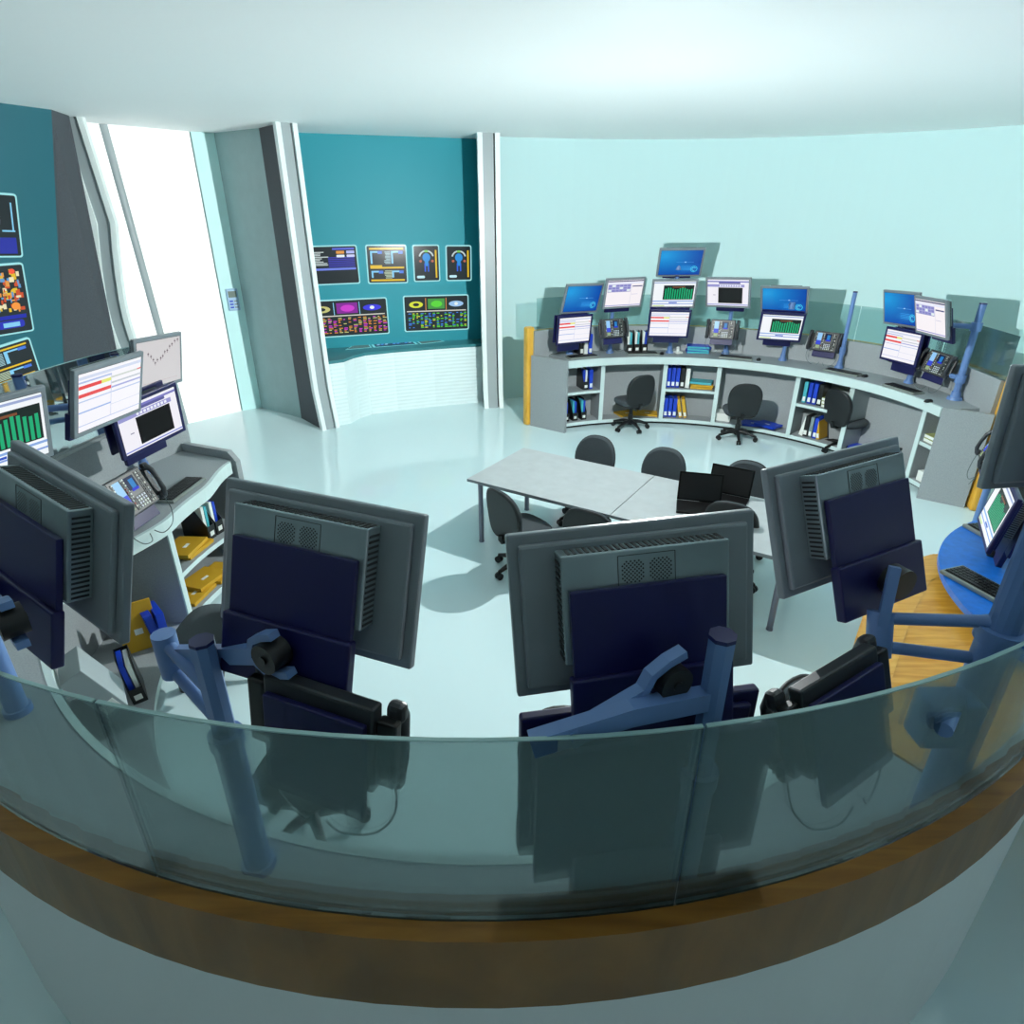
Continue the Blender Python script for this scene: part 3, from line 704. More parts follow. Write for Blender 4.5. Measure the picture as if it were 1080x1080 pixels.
PH = [('phone console with two handsets on the far console, first from the left', [1.422, 9.16, 1.482, -0.30, 0, 0.40], False),
      ('phone console with two handsets on the far console beneath the black window monitor', [2.95, 9.16, 1.465, -0.15, 0, -0.35], False),
      ('phone console with two handsets on the far console, right of the middle', [4.25, 8.80, 1.366, -0.17, 0, -0.80], False),
      ('phone console with two handsets, tilted near the right end of the far console', [4.92, 7.40, 1.377, -.25, .05, -1.35], False),
      ('phone console seen from behind under the second grey monitor, partly behind the glass', [-0.485, 1.27, 1.775, -0.10, 0.05, -0.36], True),
      ('phone console seen from behind over the wood worktop edge, cord hanging behind glass', [0.885, 1.36, 1.755, -0.32, -0.05, 0.55], True),
      ('dark phone console under the chart monitor on the left part of the near console', [-2.42, 3.72, 1.36, -.4, 0, 1.45], False),
      ('phone console seen edge-on between the wood post and the right edge monitor', [4.2, 5.30, 1.08, -.3, 0, -2.1], False)]
ph0 = None; PHO = []
for l_, p_, b_ in PH:
    if ph0 is None: o = ph0 = make_phone(l_, GP)
    else: o = dup(ph0, label=l_)
    pose(o, p_, b_); PHO.append(o)

# ------------------------------------------------------------------ poles
def wpt(o, l):
    R_ = Euler(o.rotation_euler).to_matrix(); return Vector(o.location)+R_ @ Vector(l)
def pole(label, x, y, z0, z1, r, carried, group, joints=()):
    t = thing('mounting_pole', label, 'pole', (x, y, z0), group=group)
    h = z1-z0
    MB().cyl((0, 0, 0), (0, 0, h), r, n=16).build('post', 'blue', t)
    mb = MB(); mb.cyl((0, 0, 0), (0, 0, .03), r*2.2, r*2.0, 20); mb.cyl((0, 0, .03), (0, 0, .09), r*1.5, r*1.25, 20); mb.build('base', 'blue', t)
    MB().cyl((0, 0, h), (0, 0, h+.012), r*1.05, n=16).build('end_cap', 'capn', t)
    for o, l in carried:
        w = wpt(o, l)-Vector((x, y, z0)); zc = w.z
        mb = MB(); mb.tube([(0, 0, zc), (w.x*.5, w.y*.5, zc), (w.x, w.y, zc)], r*.75, 10); mb.cyl((0, 0, zc-.045), (0, 0, zc+.045), r*1.5, n=16)
        mb.build('arm', 'blue', t)
    return t
GPo = 'pale blue monitor poles on the far console'
B = (0, .135, -.12); BP = (0, .06, -.08)
def far_pole(label, px, y, r, z1, carried, rad=.026):
    q = pz(px, y, ZT); d = (q.xy-Vector(CF)); q2 = Vector(CF)+d.normalized()*min(d.length, r, 3.14)
    return pole(label, q2.x, q2.y, ZT, z1, rad, carried, GPo)
m = MON
far_pole('pale blue pole of the two monitors at the left end of the far console', 600.5, 373, 3.18, 1.85, [(m[0], B), (m[4], B)])
far_pole('pale blue pole carrying the first phone and the form monitor above it', 643, 372, 3.18, 1.88, [(PHO[0], BP), (m[5], B)])
far_pole('tall pale blue pole carrying three monitors, topmost one included', 706, 372, 3.2, 2.12, [(m[1], B), (m[6], B), (m[7], B)])
far_pole('pale blue pole carrying the second phone and the black window monitor', 765, 373, 3.2, 1.85, [(PHO[1], BP), (m[8], B)])
far_pole('pale blue pole carrying the navy green bar monitor and blue one above', 825, 380, 3.24, 1.66, [(m[2], B), (m[9], B)])
far_pole('bare topped pale blue pole rising behind the third phone of the far console', 884.5, 388, 3.12, 2.02, [(PHO[2], BP)])
far_pole('pale blue pole carrying the tilted navy monitor near the right end', 958, 404, 3.2, 1.85, [(m[3], B), (m[10], B)])
far_pole('thick pale blue pole at the right end panel of the far console', 1012, 421, 3.02, 2.08, [(PHO[3], BP), (m[11], B)], .036)

# near poles with elbows and yokes
def near_pole(label, px, py_, r, z1, rr_=2.85, hexn=8):
    d = ray(px, py_); k = d.x/d.y
    a = k*k+1; b = -2*(k*CN[0]+CN[1]); c = CN[0]**2+CN[1]**2-rr_**2; Y = (-b-math.sqrt(max(0, b*b-4*a*c)))/(2*a)
    x, y = k*Y, Y; zt = HC+d.z*Y/d.y if z1 is None else z1
    t = thing('mounting_pole', label, 'pole', (x, y, ZT), group='thick blue monitor poles on the near console')
    h = zt-ZT
    MB().cyl((0, 0, 0), (0, 0, h*.62), r*1.28, n=hexn*2).build('sleeve', 'blue', t)
    MB().cyl((0, 0, h*.62), (0, 0, h), r, n=hexn, sm=False).build('post', 'blue', t)
    MB().cyl((0, 0, h), (0, 0, h+.01), r*1.02, n=hexn, sm=False).build('end_cap', 'capn', t)
    MB().cyl((0, 0, 0), (0, 0, .03), r*1.6, n=24).build('base', 'blue', t)
    MB().cyl((0, 0, h*.62-.02), (0, 0, h*.62+.025), r*1.5, n=hexn*2).build('collar', 'blue', t)
    return t, Vector((x, y, ZT))
def flat_bar(mb, pts, w, th):
    """rectangular bar through pts, w vertical, th horizontal"""
    P = [Vector(p) for p in pts]; vs = []
    for i, p in enumerate(P):
        d = (P[min(i+1, len(P)-1)]-P[max(i-1, 0)]).normalized(); s = d.cross(Vector((0, 0, 1))).normalized(); u = s.cross(d).normalized()
        for a_, b_ in ((-1, -1), (1, -1), (1, 1), (-1, 1)): vs.append(p+s*(a_*th/2)+u*(b_*w/2))
    L = len(P); mb.add(vs, [(4*i+k, 4*i+(k+1) % 4, 4*i+4+(k+1) % 4, 4*i+4+k) for i in range(L-1) for k in range(4)]+[(0, 1, 2, 3), tuple(range(4*L-4, 4*L))])
def yoke(t, base, start, hub, label=None, side=Vector((0, 0, 1))):
    """fork of two prongs around a black hub"""
    start = start-base; hub = hub-base; d = (hub-start).normalized(); nrm_ = Vector((d.y, -d.x, 0)).normalized(); u = nrm_.cross(d).normalized()
    if u.z < 0: u = -u
    f = hub-d*.075
    mb = MB(); flat_bar(mb, [start, f], .05, .028)
    for s_ in (-1, 1): flat_bar(mb, [f-d*.01, f+d*.03+u*s_*.045, f+d*.075+u*s_*.055, f+d*.12+u*s_*.055], .02, .03)
    mb.build('yoke_arm', 'blue', t)
    mb = MB(); n_ = nrm_; mb.cyl(hub-n_*.03, hub+n_*.03, .042, n=24); mb.cyl(hub-n_*.034, hub+n_*.034, .012, n=12); mb.build('swivel_hub', 'black', t)
# pole of second monitor
t, b = near_pole('hexagonal blue pole with navy cap left of the second grey monitor', 213, 678, .033, None)
E1 = pd(178, 690, 1.92); col = Vector((0, 0, (1.72-ZT)))
mb = MB(); 
for dz in (.05, -.06): mb.tube([col+Vector((0, 0, dz)), (E1-b)+Vector((0, 0, dz*.9))], .02, 8)
mb.build('elbow_arm', 'blue', t)
MB().cyl(E1-b+Vector((0, 0, -.075)), E1-b+Vector((0, 0, .075)), .035, n=12).build('elbow_joint', 'blue', t)
yoke(t, b, E1, pd(287, 690, 1.63))
# pole of middle monitor
t, b = near_pole('hexagonal blue pole with navy cap right of the middle grey monitor', 762, 673, .031, None, 3.045)
zc2 = 1.98-ZT; E2 = pd(560, 785, 1.36)
mb = MB(); flat_bar(mb, [Vector((0, 0, zc2)), pd(665, 752, 1.37)-b, E2-b], .05, .035); mb.build('lower_arm', 'blue', t)
yoke(t, b, pd(600, 778, 1.36), pd(706, 715, 1.43))
# right pole
t, b = near_pole('thickest blue pole at the right edge with two parallel arm bars', 1048, 690, .045, 2.4, 3.03, 14)
q1, q2, q3, q4 = pd(930, 652, 1.95), pd(932, 682, 1.95), pd(1015, 661, 1.9), pd(990, 692, 1.85)
zp = lambda px, y: HC+(lambda d: d.z*b.y/d.y)(ray(px, y))-ZT
mb = MB(); mb.tube([q1-b, Vector((0, 0, zp(1062, 656)))], .019, 12); mb.tube([q2-b, Vector((0, 0, zp(1045, 696)))], .019, 12); mb.build('elbow_arm', 'blue', t)
MB().cyl(pd(929, 645, 1.95)-b, pd(926, 692, 1.95)-b, .038, .036, n=16).build('elbow_joint', 'blue', t)
mb = MB(); flat_bar(mb, [pd(930, 660, 1.93)-b, pd(944, 598, 1.90)-b], .034, .03); mb.build('upright_link', 'blue', t)
mb = MB(); hb = wpt(N4, (0, .16, -.2))-b; mb.cyl(hb, hb+Vector((.02, -.05, 0)), .05, n=20); mb.build('swivel_hub', 'black', t)
MB().tube([Vector((0, 0, 1.45-ZT)), pd(1010, 735, 1.7)-b, pd(995, 770, 1.6)-b], .022, 10).build('hook_arm', 'blue', t)
MB().box((-.12, -.05, 1.62-ZT), (.16, .1, .16), bev=.01).build('clamp_block', 'blue', t)
w2 = wpt(R2, (0, .14, -.2))-b; MB().tube([Vector((0, 0, w2.z)), w2], .022, 10).build('monitor_arm', 'blue', t)
# pole at left edge
t, b = near_pole('blue pole at the left edge carrying the dark grey monitor', -28, 640, .033, 1.95)
yoke(t, b, b+Vector((0, 0, .82)), pd(12, 655, 1.62))

# ------------------------------------------------------------------ chairs
def make_chair(label, group):
    t = thing('office_chair', label, 'chair', group=group)
    # seat
    def pad(w, d, h, z, taper, name, m, n=28, lift=0):
        mb = MB(); rings = []
        for (s_, zz) in ((.93, -h/2), (1, -h/4), (1, h/4), (.93, h/2), (.5, h/2+.008)):
            ring = []
            for k in range(n):
                a = 2*PI*k/n; ca, sa = math.cos(a), math.sin(a)
                ex = abs(ca)**(2/3.2)*(1 if ca > 0 else -1); ey = abs(sa)**(2/3.2)*(1 if sa > 0 else -1)
                ring.append((w/2*ex*s_*(1-taper*ey), d/2*ey*s_, z+zz))
            rings.append(ring)
        vs = [p for r in rings for p in r]; R = len(rings)
        mb.add(vs, [(i*n+k, i*n+(k+1) % n, (i+1)*n+(k+1) % n, (i+1)*n+k) for i in range(R-1) for k in range(n)], None, None, True)
        mb.add(vs, [tuple(range(n))[::-1], tuple(range((R-1)*n, R*n))], None, None, False)
        return mb.build(name, m, t)
    pad(.46, .44, .07, .43, .06, 'seat', 'fabric'); pad(.42, .40, .03, .385, .06, 'seat_shell', 'shell')
    # backrest: rounded slab standing at +Y... local back at y=+.22, facing -Y
    def back(off, th, sc, name, m):
        n = 40; mb = MB(); layers = []
        for (s_, dy) in ((.94, -th/2), (1, -th/4), (1, th/4), (.94, th/2)):
            ring = []
            for k in range(n):
                a = 2*PI*k/n; ca, sa = math.cos(a), math.sin(a)
                e = 2/2.3 if sa > 0 else 2/4.5
                x = abs(ca)**(2/2.6 if sa > 0 else 2/5)*(1 if ca > 0 else -1)*.22; z = abs(sa)**e*(1 if sa > 0 else -1)*.235
                x *= 1 if z > 0 else 1-.12*(z/-.235)
                x *= sc*s_; z *= sc*s_
                y = off+dy-.9*x*x+.12*(z+.2)*1.0
                ring.append((x, y, .635+z))
            layers.append(ring)
        vs = [p for r in layers for p in r]; R = len(layers)
        mb.add(vs, [(i*n+k, i*n+(k+1) % n, (i+1)*n+(k+1) % n, (i+1)*n+k) for i in range(R-1) for k in range(n)], None, None, True)
        mb.add(vs, [tuple(range(n))[::-1], tuple(range((R-1)*n, R*n))], None, None, True)
        return mb.build(name, m, t)
    back(.215, .05, 1, 'backrest', 'fabric'); back(.235, .03, 1.02, 'backrest_trim', 'shell')
    mb = MB(); mb.tube([(0, .02, .36), (0, .16, .355), (0, .235, .37), (0, .25, .40), (0, .25, .44)], .022, 8); mb.build('back_support', 'black', t)
    mb = MB(); mb.cyl((0, 0, .09), (0, 0, .37), .026, n=16); mb.cyl((0, 0, .07), (0, 0, .22), .038, n=16); mb.box((0, 0, .365), (.16, .18, .03)); mb.build('gas_lift', 'black', t)
    for k in range(5):
        a = 2*PI*k/5+.3; d = Vector((math.cos(a), math.sin(a), 0))
        mb = MB(); mb.tube([Vector((0, 0, .12)), d*.12+Vector((0, 0, .115)), d*.26+Vector((0, 0, .075))], [.032, .026, .018], 8)
        l = mb.build('base_leg', 'black', t)
        mb = MB(); s = Vector((-d.y, d.x, 0)); p = d*.265+Vector((0, 0, .032))
        for q in (-1, 1): mb.cyl(p+s*q*.008, p+s*q*.026, .032, n=14)
        mb.cyl(p+Vector((0, 0, .01)), p+Vector((0, 0, .055)), .01, n=8); mb.build('caster', 'black', l)
    return t
ch0 = None
def chair(label, x, y, rz, group):
    global ch0
    if ch0 is None: ch0 = make_chair(label, group); o = ch0
    else: o = dup(ch0, label=label); o['group'] = group
    o.location = (x, y, 0); o.rotation_euler = (0, 0, rz); return o
G1 = 'office chairs at the far console'; G2 = 'office chairs around the meeting table'; G3 = 'office chairs at the near console'
# local front is -Y; rz turns the chair
def face(deg): return math.radians(deg+90)     # deg: direction the chair faces
c_ = pz(664, 452, 0); chair('charcoal swivel chair at the far console, in the left kneehole', c_.x, c_.y, face(112), G1)
c_ = pz(776, 463, 0); chair('charcoal swivel chair at the far console, in the middle kneehole', c_.x, c_.y, face(80), G1)
c_ = pz(893, 478, 0); chair('charcoal swivel chair seen from the side at the right part of the far console', c_.x-.05, c_.y+.1, face(20), G1)
dT = Vector((.845, -.535)); nT = Vector((.535, .845)); A = Vector((-.43, 5.60))
def tb_(s_, n_): p = A+dT*s_+nT*n_; return p
for lab, px, py_ in (('charcoal swivel chair on the far side of the meeting table, leftmost of three', 630, 462), ('charcoal swivel chair on the far side of the meeting table, middle of three', 703, 475), ('charcoal swivel chair on the far side of the meeting table, right behind the laptops', 791, 489)):
    q = pz(px, py_, .86); p = q.xy-nT*.24; chair(lab, p.x, p.y, face(math.degrees(math.atan2(-nT.y, -nT.x))), G2)
q = pz(537, 515, .86); chair('charcoal swivel chair at the near left corner of the meeting table', q.x+.12, q.y+.10, face(38), G2)
q = pz(619, 537, .86); p = q.xy+nT*.24; chair('charcoal swivel chair half hidden behind the middle grey monitor, near side of table', p.x, p.y, face(60), G2)
q = pz(765, 612, 0); chair('swivel chair by the table of which mostly casters show right of the middle monitor', q.x, q.y, face(60), G2)
q = pz(225, 660, .43); chair('swivel chair with dark seat at the left shelves of the near console', q.x, q.y, face(180), G3)
q = pz(596, 750, .87); chair('swivel chair with only its rounded top showing below the middle monitor', q.x, q.y-.26, face(-90), G3)
q = pz(872, 822, .45); chair('swivel chair seen dimly through the glass rail at lower right', q.x, q.y, face(-60), G3)
q = pz(322, 706, .87); chair('swivel chair of which only a dark edge shows below the second grey monitor', q.x, q.y-.24, face(-95), G3)

# ------------------------------------------------------------------ meeting tables and laptops
G = 'pushed together meeting tables'
yawT = math.atan2(dT.y, dT.x)
def table(label, s0, L):
    o0 = tb_(s0, 0); t = thing('meeting_table', label, 'table', (o0.x, o0.y, 0), (0, 0, yawT), G)
    W = 1.03; z = .68
    mb = MB(); g = .003
    mb.box((L/2, W/2, z-.014), (L-2*g, W, .028), bev=.003); mb.build('tabletop', 'ttop', t)
    MB().box((L/2, W/2, z-.045), (L-.18, W-.12, .035)).build('frame', 'tedge', t)
    for x in (.10, L-.10):
        for y in (.08, W-.08):
            mb = MB(); mb.cyl((x, y, .012), (x, y, z-.03), .024, n=16); mb.cyl((x, y, 0), (x, y, .014), .027, n=16, m=None); mb.build('leg', 'leg', t)
    mb = MB(); mb.box((L/2, -.0005, z-.014), (L-2*g, .002, .026)); mb.build('edge_strip', 'tedge', t)
    return t
table('pale grey meeting table on round grey legs, left of the seam, free of things', 0, 1.48)
table('pale grey meeting table right of the seam, with two black laptops on it', 1.48, 1.48)
def laptop(label, x, y, yw, tilt=.25, first=[None]):
    if first[0] is None:
        t = thing('laptop', label, 'laptop', group='open black laptops')
        MB().box((0, -.12, .011), (.37, .25, .02), bev=.004).build('keyboard_base', 'blackm', t)
        l = MB().box((0, 0, .125), (.37, .012, .25), bev=.004).build('lid', 'blackm', t, (0, .012, .018), (-tilt, 0, 0)); 
        MB().box((0, -.0065, .125), (.34, .002, .22)).build('screen', 'slot', l)
        first[0] = t
    else: t = dup(first[0], label=label)
    t.location = (x, y, .68); t.rotation_euler = (0, 0, yw); return t
laptop('open black laptop nearer the middle monitor, left of the two on the table', 1.62, 5.03, -.25)
laptop('open black laptop right of the two on the table, its base corner showing', 1.92, 5.18, -.55)

# ------------------------------------------------------------------ things on and in the consoles
protoB = {}
def copy_of(key, maker, label, loc, rz, group, rot=None):
    if key in protoB: o = dup(protoB[key], label=label); 
    else: o = protoB[key] = maker(label)
    o['group'] = group; o.location = loc; o.rotation_euler = rot or (0, 0, rz); return o
def mk_binder(m, w=.055):
    def f(label):
        t = thing('ring_binder', label, 'binder')
        MB().box((0, .11, .15), (w, .22, .29), bev=.004).build('cover', m, t)
        MB().box((0, -.0015, .06), (w*.7, .003, .06)).build('spine_label', 'paper', t)
        MB().box((0, .113, .15), (w*.72, .222, .275)).build('pages', 'paper', t)
        return t
    return f
def mk_mag(m1, m2):
    def f(label):
        t = thing('magazine_file', label, 'magazine file')
        mb = MB(); w = .085
        side = [(0, 0), (.25, 0), (.25, .30), (.12, .30), (0, .12)]
        for s_ in (-1, 1):
            vs = [(s_*w/2+q*.003, y, z) for q in (0, -s_) for y, z in side]; n = 5
            mb.add(vs, [tuple(range(5)), tuple(range(5, 10))]+[(k, (k+1) % 5, 5+(k+1) % 5, 5+k) for k in range(5)])
        mb.box((0, .001, .06), (w, .003, .12)); mb.box((0, .249, .15), (w, .003, .3)); mb.box((0, .125, .002), (w, .25, .004)); mb.build('holder', 'black', t)
        MB().box((-.018, .135, .15), (.03, .2, .28)).build('folder', m1, t); MB().box((.018, .135, .145), (.026, .2, .27)).build('folder', m2, t)
        MB().box((0, -.002, .05), (.045, .002, .04)).build('front_label', 'paper', t)
        return t
    return f
def mk_flat(m, w=.32, d=.24, h=.03, lab=True, edge=None):
    def f(label):
        t = thing('document_folder', label, 'folder')
        MB().box((0, d/2, h/2), (w, d, h), bev=.003).build('cover', m, t)
        if edge: MB().box((0, d/2-.003, h/2), (w*.97, d, h*.75)).build('pages', edge, t)
        if lab: MB().box((.0, d*.4, h+.0006), (w*.22, d*.12, .001)).build('label_sticker', 'paper', t)
        return t
    return f
def onc(c, r, a, z): p = pol(c, r, a); return (p.x, p.y, z)
def rad(a): return math.radians(a-90)      # local +Y points outward along angle a
def shelf_item(kind, c, r, a, z, label, group, lean=0):
    mk = {'bb': mk_binder('binder'), 'bt': mk_binder('teal_b', .05), 'bw': mk_binder('paper', .06), 'bk': mk_binder('black', .06), 'by': mk_binder('env', .05), 'bs': mk_binder('chassis', .05),
          'mb': mk_mag('binder', 'paper'), 'mt': mk_mag('teal_b', 'binder'), 'mg': mk_mag('paper', 'teal_b'), 'mw': mk_mag('paper', 'binder')}[kind]
    return copy_of(kind, mk, label, onc(c, r, a, z), 0, group, (0, lean, rad(a)))
ZS, ZB = .56, .10
gb = 'binders and files in the far console shelves'
SH = [('mb', 108.5, ZS, 'black magazine file with blue folder, alone on the upper shelf of the leftmost far bay'), ('bb', 106.9, ZS, 'blue binder alone beside the magazine file on the upper leftmost shelf'),
      ('mw', 114.5, ZB, 'magazine file with white and blue folders, left of three on the lower leftmost shelf'), ('mt', 111.6, ZB, 'magazine file with teal folder, middle of three on the lower leftmost shelf'), ('mt', 108.7, ZB, 'magazine file with teal folder, right of three on the lower leftmost shelf'),
      ('bb', 82.9, ZS, 'blue binder touching the divider on the upper shelf between the left and middle chairs'), ('bb', 81.6, ZS, 'second blue binder on the upper shelf between the left and middle chairs'), ('bb', 80.3, ZS, 'third blue binder, against the black and white files, upper middle shelf'), ('bk', 78.9, ZS, 'black binder right of the blue ones on the upper middle shelf'), ('bw', 77.4, ZS, 'white binder right of the black one on the upper middle shelf'),
      ('bb', 82.9, ZB, 'blue binder against the divider on the lower middle shelf'), ('bb', 81.6, ZB, 'second blue binder on the lower middle shelf'), ('bb', 80.2, ZB, 'third blue binder leaning on yellow ones, lower middle shelf'), ('by', 78.2, ZB, 'leaning yellow binder next to blue ones on the lower middle shelf'), ('by', 76.8, ZB, 'outermost leaning yellow binder on the lower middle shelf'),
      ('bt', 44.2, ZS, 'teal binder against the divider on the upper shelf left of the side-on chair'), ('bb', 42.8, ZS, 'blue binder next to the teal one on the upper right bay shelf'), ('bb', 41.4, ZS, 'outer blue binder on the upper right bay shelf'), ('bk', 40.0, ZS, 'thin black binder beside blue ones on the upper right bay shelf'),
      ('bw', 43.2, ZB, 'white binder leaning at the divider on the lower right bay shelf'), ('bk', 42, ZB, 'black binder on the lower right bay shelf'), ('bs', 40.6, ZB, 'silver grey binder on the lower right bay shelf'), ('bb', 39.3, ZB, 'blue binder on the lower right bay shelf behind the chair back'), ('by', 38.1, ZB, 'yellow binder on the lower right bay shelf behind the chair back')]
for k, a, z, l in SH: shelf_item(k, CF, 2.84, a, z, l, gb, lean=(-.22 if k == 'by' else (.2 if l.startswith('white binder leaning') else 0)))
def flat(key, m, c, r, a, z, label, group, dr=0, **kw): return copy_of(key, mk_flat(m, **kw), label, onc(c, r, a, z), 0, group, (0, 0, rad(a)+dr))
gf = 'folders lying on shelves'
flat('fy', 'env', CF, 2.83, 73.2, ZS, 'yellow envelope folder at the bottom of the stack on the upper middle shelf', gf)
flat('fy2', 'env', CF, 2.84, 73.0, ZS+.032, 'second yellow envelope folder of the stack on the upper middle shelf', gf, dr=.1)
flat('ft', 'teal_b', CF, 2.86, 73.6, ZS+.064, 'teal folder topmost of the stack on the upper middle shelf', gf, dr=-.1, lab=False)
for k in range(3): flat('fg', 'pgreen', CF, 2.83, 35.5, ZS+.046*k, ('lowest', 'middle', 'topmost')[k]+' pale green ledger stacked on the upper shelf behind the side-on chair', gf, dr=.05*k, w=.36, d=.26, h=.042, lab=False, edge='paper')
for k in range(2): flat('fg', 'pgreen', CF, 2.80, 4.6, ZS+.046*k, ('lower', 'upper')[k]+' pale green ledger stacked on the upper shelf of the rightmost bay', gf, w=.2)
flat('fw', 'paper', CF, 2.80, 4.6, ZB, 'white paper stack on the lower shelf of the rightmost bay', gf, w=.22, h=.12, lab=False)
for k in range(2): flat('fy', 'env', CF, 2.86, (93.5, 88.5)[k], ZB, ('yellow envelope lying in the left kneehole behind the chair base', 'yellow envelope lying in the left kneehole beside the divider')[k], gf, dr=(.3, -.2)[k])
flat('fb', 'binder', CF, 2.80, 56.5, ZB, 'blue binder lying under another in the middle kneehole', gf, dr=.3, lab=True)
flat('fb', 'binder', CF, 2.76, 53.5, ZB+.032, 'blue binder lying tilted on another in the middle kneehole', gf, dr=-.3)
flat('fw', 'paper', CF, 2.86, 66, ZB, 'white paper stack in the middle kneehole next to the divider', gf, lab=False)
flat('fb', 'binder', CF, 2.9, 26.5, ZB, 'blue binder lying in the right kneehole near the divider', gf, dr=.4)
t = thing('tool_bag', 'grey open bag with black straps in the right kneehole of the far console', 'bag', onc(CF, 2.92, 21.5, ZB), (0, 0, rad(21.5)+.2))
MB().box((0, .12, .06), (.42, .24, .12), bev=.04).build('bag_body', 'bezel', t)
for k in range(4): MB().tube([(-.15+.1*k, .0, .10), (-.13+.1*k, .08, .15), (-.11+.1*k, .2, .13)], .016, 8).build('strap', 'black', t)
# on the far worktop
def atc(px, y, z=ZT): q = pz(px, y, z); return q
def rot_at(q, c=CF): return math.atan2(q.y-c[1], q.x-c[0])-PI/2
gk = 'keyboards on the consoles'
def mk_key(label):
    t = thing('keyboard', label, 'keyboard')
    MB().box((0, 0, .012), (.46, .17, .022), bev=.005).build('case', 'keyb', t)
    MB().box((0, 0, .0235), (.43, .135, .003)).build('key_bed', 'slot', t)
    mb = MB()
    for r_ in range(5):
        for k in range(18):
            if r_ == 0 and 4 <= k <= 8: continue
            mb.box((-.202+.0238*k, -.052+.026*r_, .028), (.019, .021, .007))
    mb.box((-.06, -.052, .028), (.115, .021, .007)); mb.build('keys', 'black', t); return t
def mk_mouse(label):
    t = thing('computer_mouse', label, 'mouse'); mb = MB(); n = 16; vs = []
    for (s_, z) in ((1, 0), (1, .012), (.8, .026), (.4, .033)):
        for k in range(n): a = 2*PI*k/n; vs.append((.03*s_*math.cos(a), .052*s_*math.sin(a), z))
    mb.add(vs, [(i*n+k, i*n+(k+1) % n, (i+1)*n+(k+1) % n, (i+1)*n+k) for i in range(3) for k in range(n)]+[tuple(range(n)), tuple(range(3*n, 4*n))], None, None, True); mb.build('shell', 'black', t)
    MB().box((0, .02, .031), (.006, .014, .006)).build('wheel', 'slot', t); return t
for px, y, l, mp in ((614, 377, 'black keyboard at the left end of the far worktop', None), (677, 373.5, 'black keyboard in front of the white file rack on the far worktop', (698, 373.5)), (776, 378, 'black keyboard below the second phone of the far console', (800, 380)), (889, 393.5, 'black keyboard below the third phone of the far console', (912, 397.5)), (952, 411, 'black keyboard at the right end of the far worktop', (979, 424))):
    q = atc(px, y); copy_of('key', mk_key, l, q, rot_at(q), gk)
    if mp: q = atc(*mp); copy_of('mouse', mk_mouse, 'black mouse beside the '+l[6:].replace(' of the far console', '').replace(' of the far worktop', ''), q, rot_at(q), 'computer mice on the consoles')
# file racks on the worktop
gw = 'files standing on the far worktop'
for k, (kd, l) in enumerate([('mg', 'white files in black holder, leftmost in the worktop row beside the first phone'), ('mg', 'white files in black holder, second in the worktop row beside the first phone'), ('mw', 'white and blue files in black holder, third in the worktop row beside the first phone')]):
    q = atc(664+7.6*k, 372-.4*k); shelf_item(kd, CF, min(3.0, math.hypot(q.x-CF[0], q.y-CF[1])), math.degrees(math.atan2(q.y-CF[1], q.x-CF[0])), ZT, l, gw)
for k, (kd, l) in enumerate([('bk', 'black binder standing at the left end of the far worktop'), ('bw', 'cream binder standing between black and blue at the left end of the far worktop'), ('bb', 'blue binder standing right of the cream one at the left end of the far worktop')]):
    q = atc(612+5.2*k, 374); shelf_item(kd, CF, 2.95, math.degrees(math.atan2(q.y-CF[1], q.x-CF[0])), ZT, l, gw)
q = atc(736, 373)
for k in range(3): copy_of('fbw', mk_flat('binder', h=.034, lab=False, edge='teal_b'), ('bottom', 'middle', 'top')[k]+' blue folder of the pile on the far worktop left of the second phone', (q.x, q.y, ZT+.035*k), 0, 'pile of blue folders', (0, 0, rot_at(q)+(.1, -.15, .05)[k]))
t = thing('cordless_handset', 'small white handset on the far worktop left of the blue folder pile', 'phone', atc(716, 373), (0, 0, .3))
MB().box((0, .03, .015), (.1, .12, .03), bev=.01).build('charging_base', 'paper', t); MB().box((0, .04, .05), (.045, .03, .09), bev=.01).build('handset', 'paper', t)
# left part of the near console
gn = 'files at the left shelves of the near console'
ZN = .49
for k, (a, kd, l) in enumerate([(163.6, 'mw', 'black mesh file with white and blue folders at the end of the near left shelf'), (165.9, 'mg', 'black mesh file with white folders on the near left shelf, second from its end')]): shelf_item(kd, CN, 2.50, a, ZN, l, gn)
flat('fy', 'env', CN, 2.45, 170.8, ZN, 'yellow envelope at the bottom of the pile on the near left shelf', gn); flat('fy', 'env', CN, 2.46, 171.5, ZN+.031, 'yellow envelope lying on another on the near left shelf', gn, dr=.1)
flat('fb', 'binder', CN, 2.68, 175.5, ZN, 'blue folder at the back of the near left shelf', gn, dr=.2); flat('ft', 'teal_b', CN, 2.56, 176.6, ZN+.031, 'teal folder over the blue one on the near left shelf', gn, dr=.2, lab=False)
flat('fy', 'env', CN, 2.46, 164.5, ZB, 'yellow envelope below the near left shelf, right of the pile', gn, dr=.15); flat('fy', 'env', CN, 2.46, 172.5, ZB, 'yellow envelope below the near left shelf, against the divider', gn); flat('fy', 'env', CN, 2.48, 168.7, ZB+.031, 'yellow envelope topmost below the near left shelf', gn, dr=-.1)
q = pz(152, 684, ZB); copy_of('env_up', mk_flat('env', w=.24, d=.38, h=.02), 'large yellow envelope standing upright beside the leftmost grey monitor', q, 0, gn, (PI/2-.10, 0, .62))
for k, px in enumerate((178, 171)): q = pz(px, 683, ZB); copy_of('bb', mk_binder('binder'), ('blue binder nearer the divider in the near left kneehole', 'outer blue binder leaning in the near left kneehole')[k], q, 0, gn, (0, -.12*k, .75))
q = pz(149, 741, ZB); copy_of('mb', mk_mag('binder', 'paper'), 'black mesh magazine file with white labels under the elbow of the hexagonal pole', q, 0, gn, (0, -.1, .60))
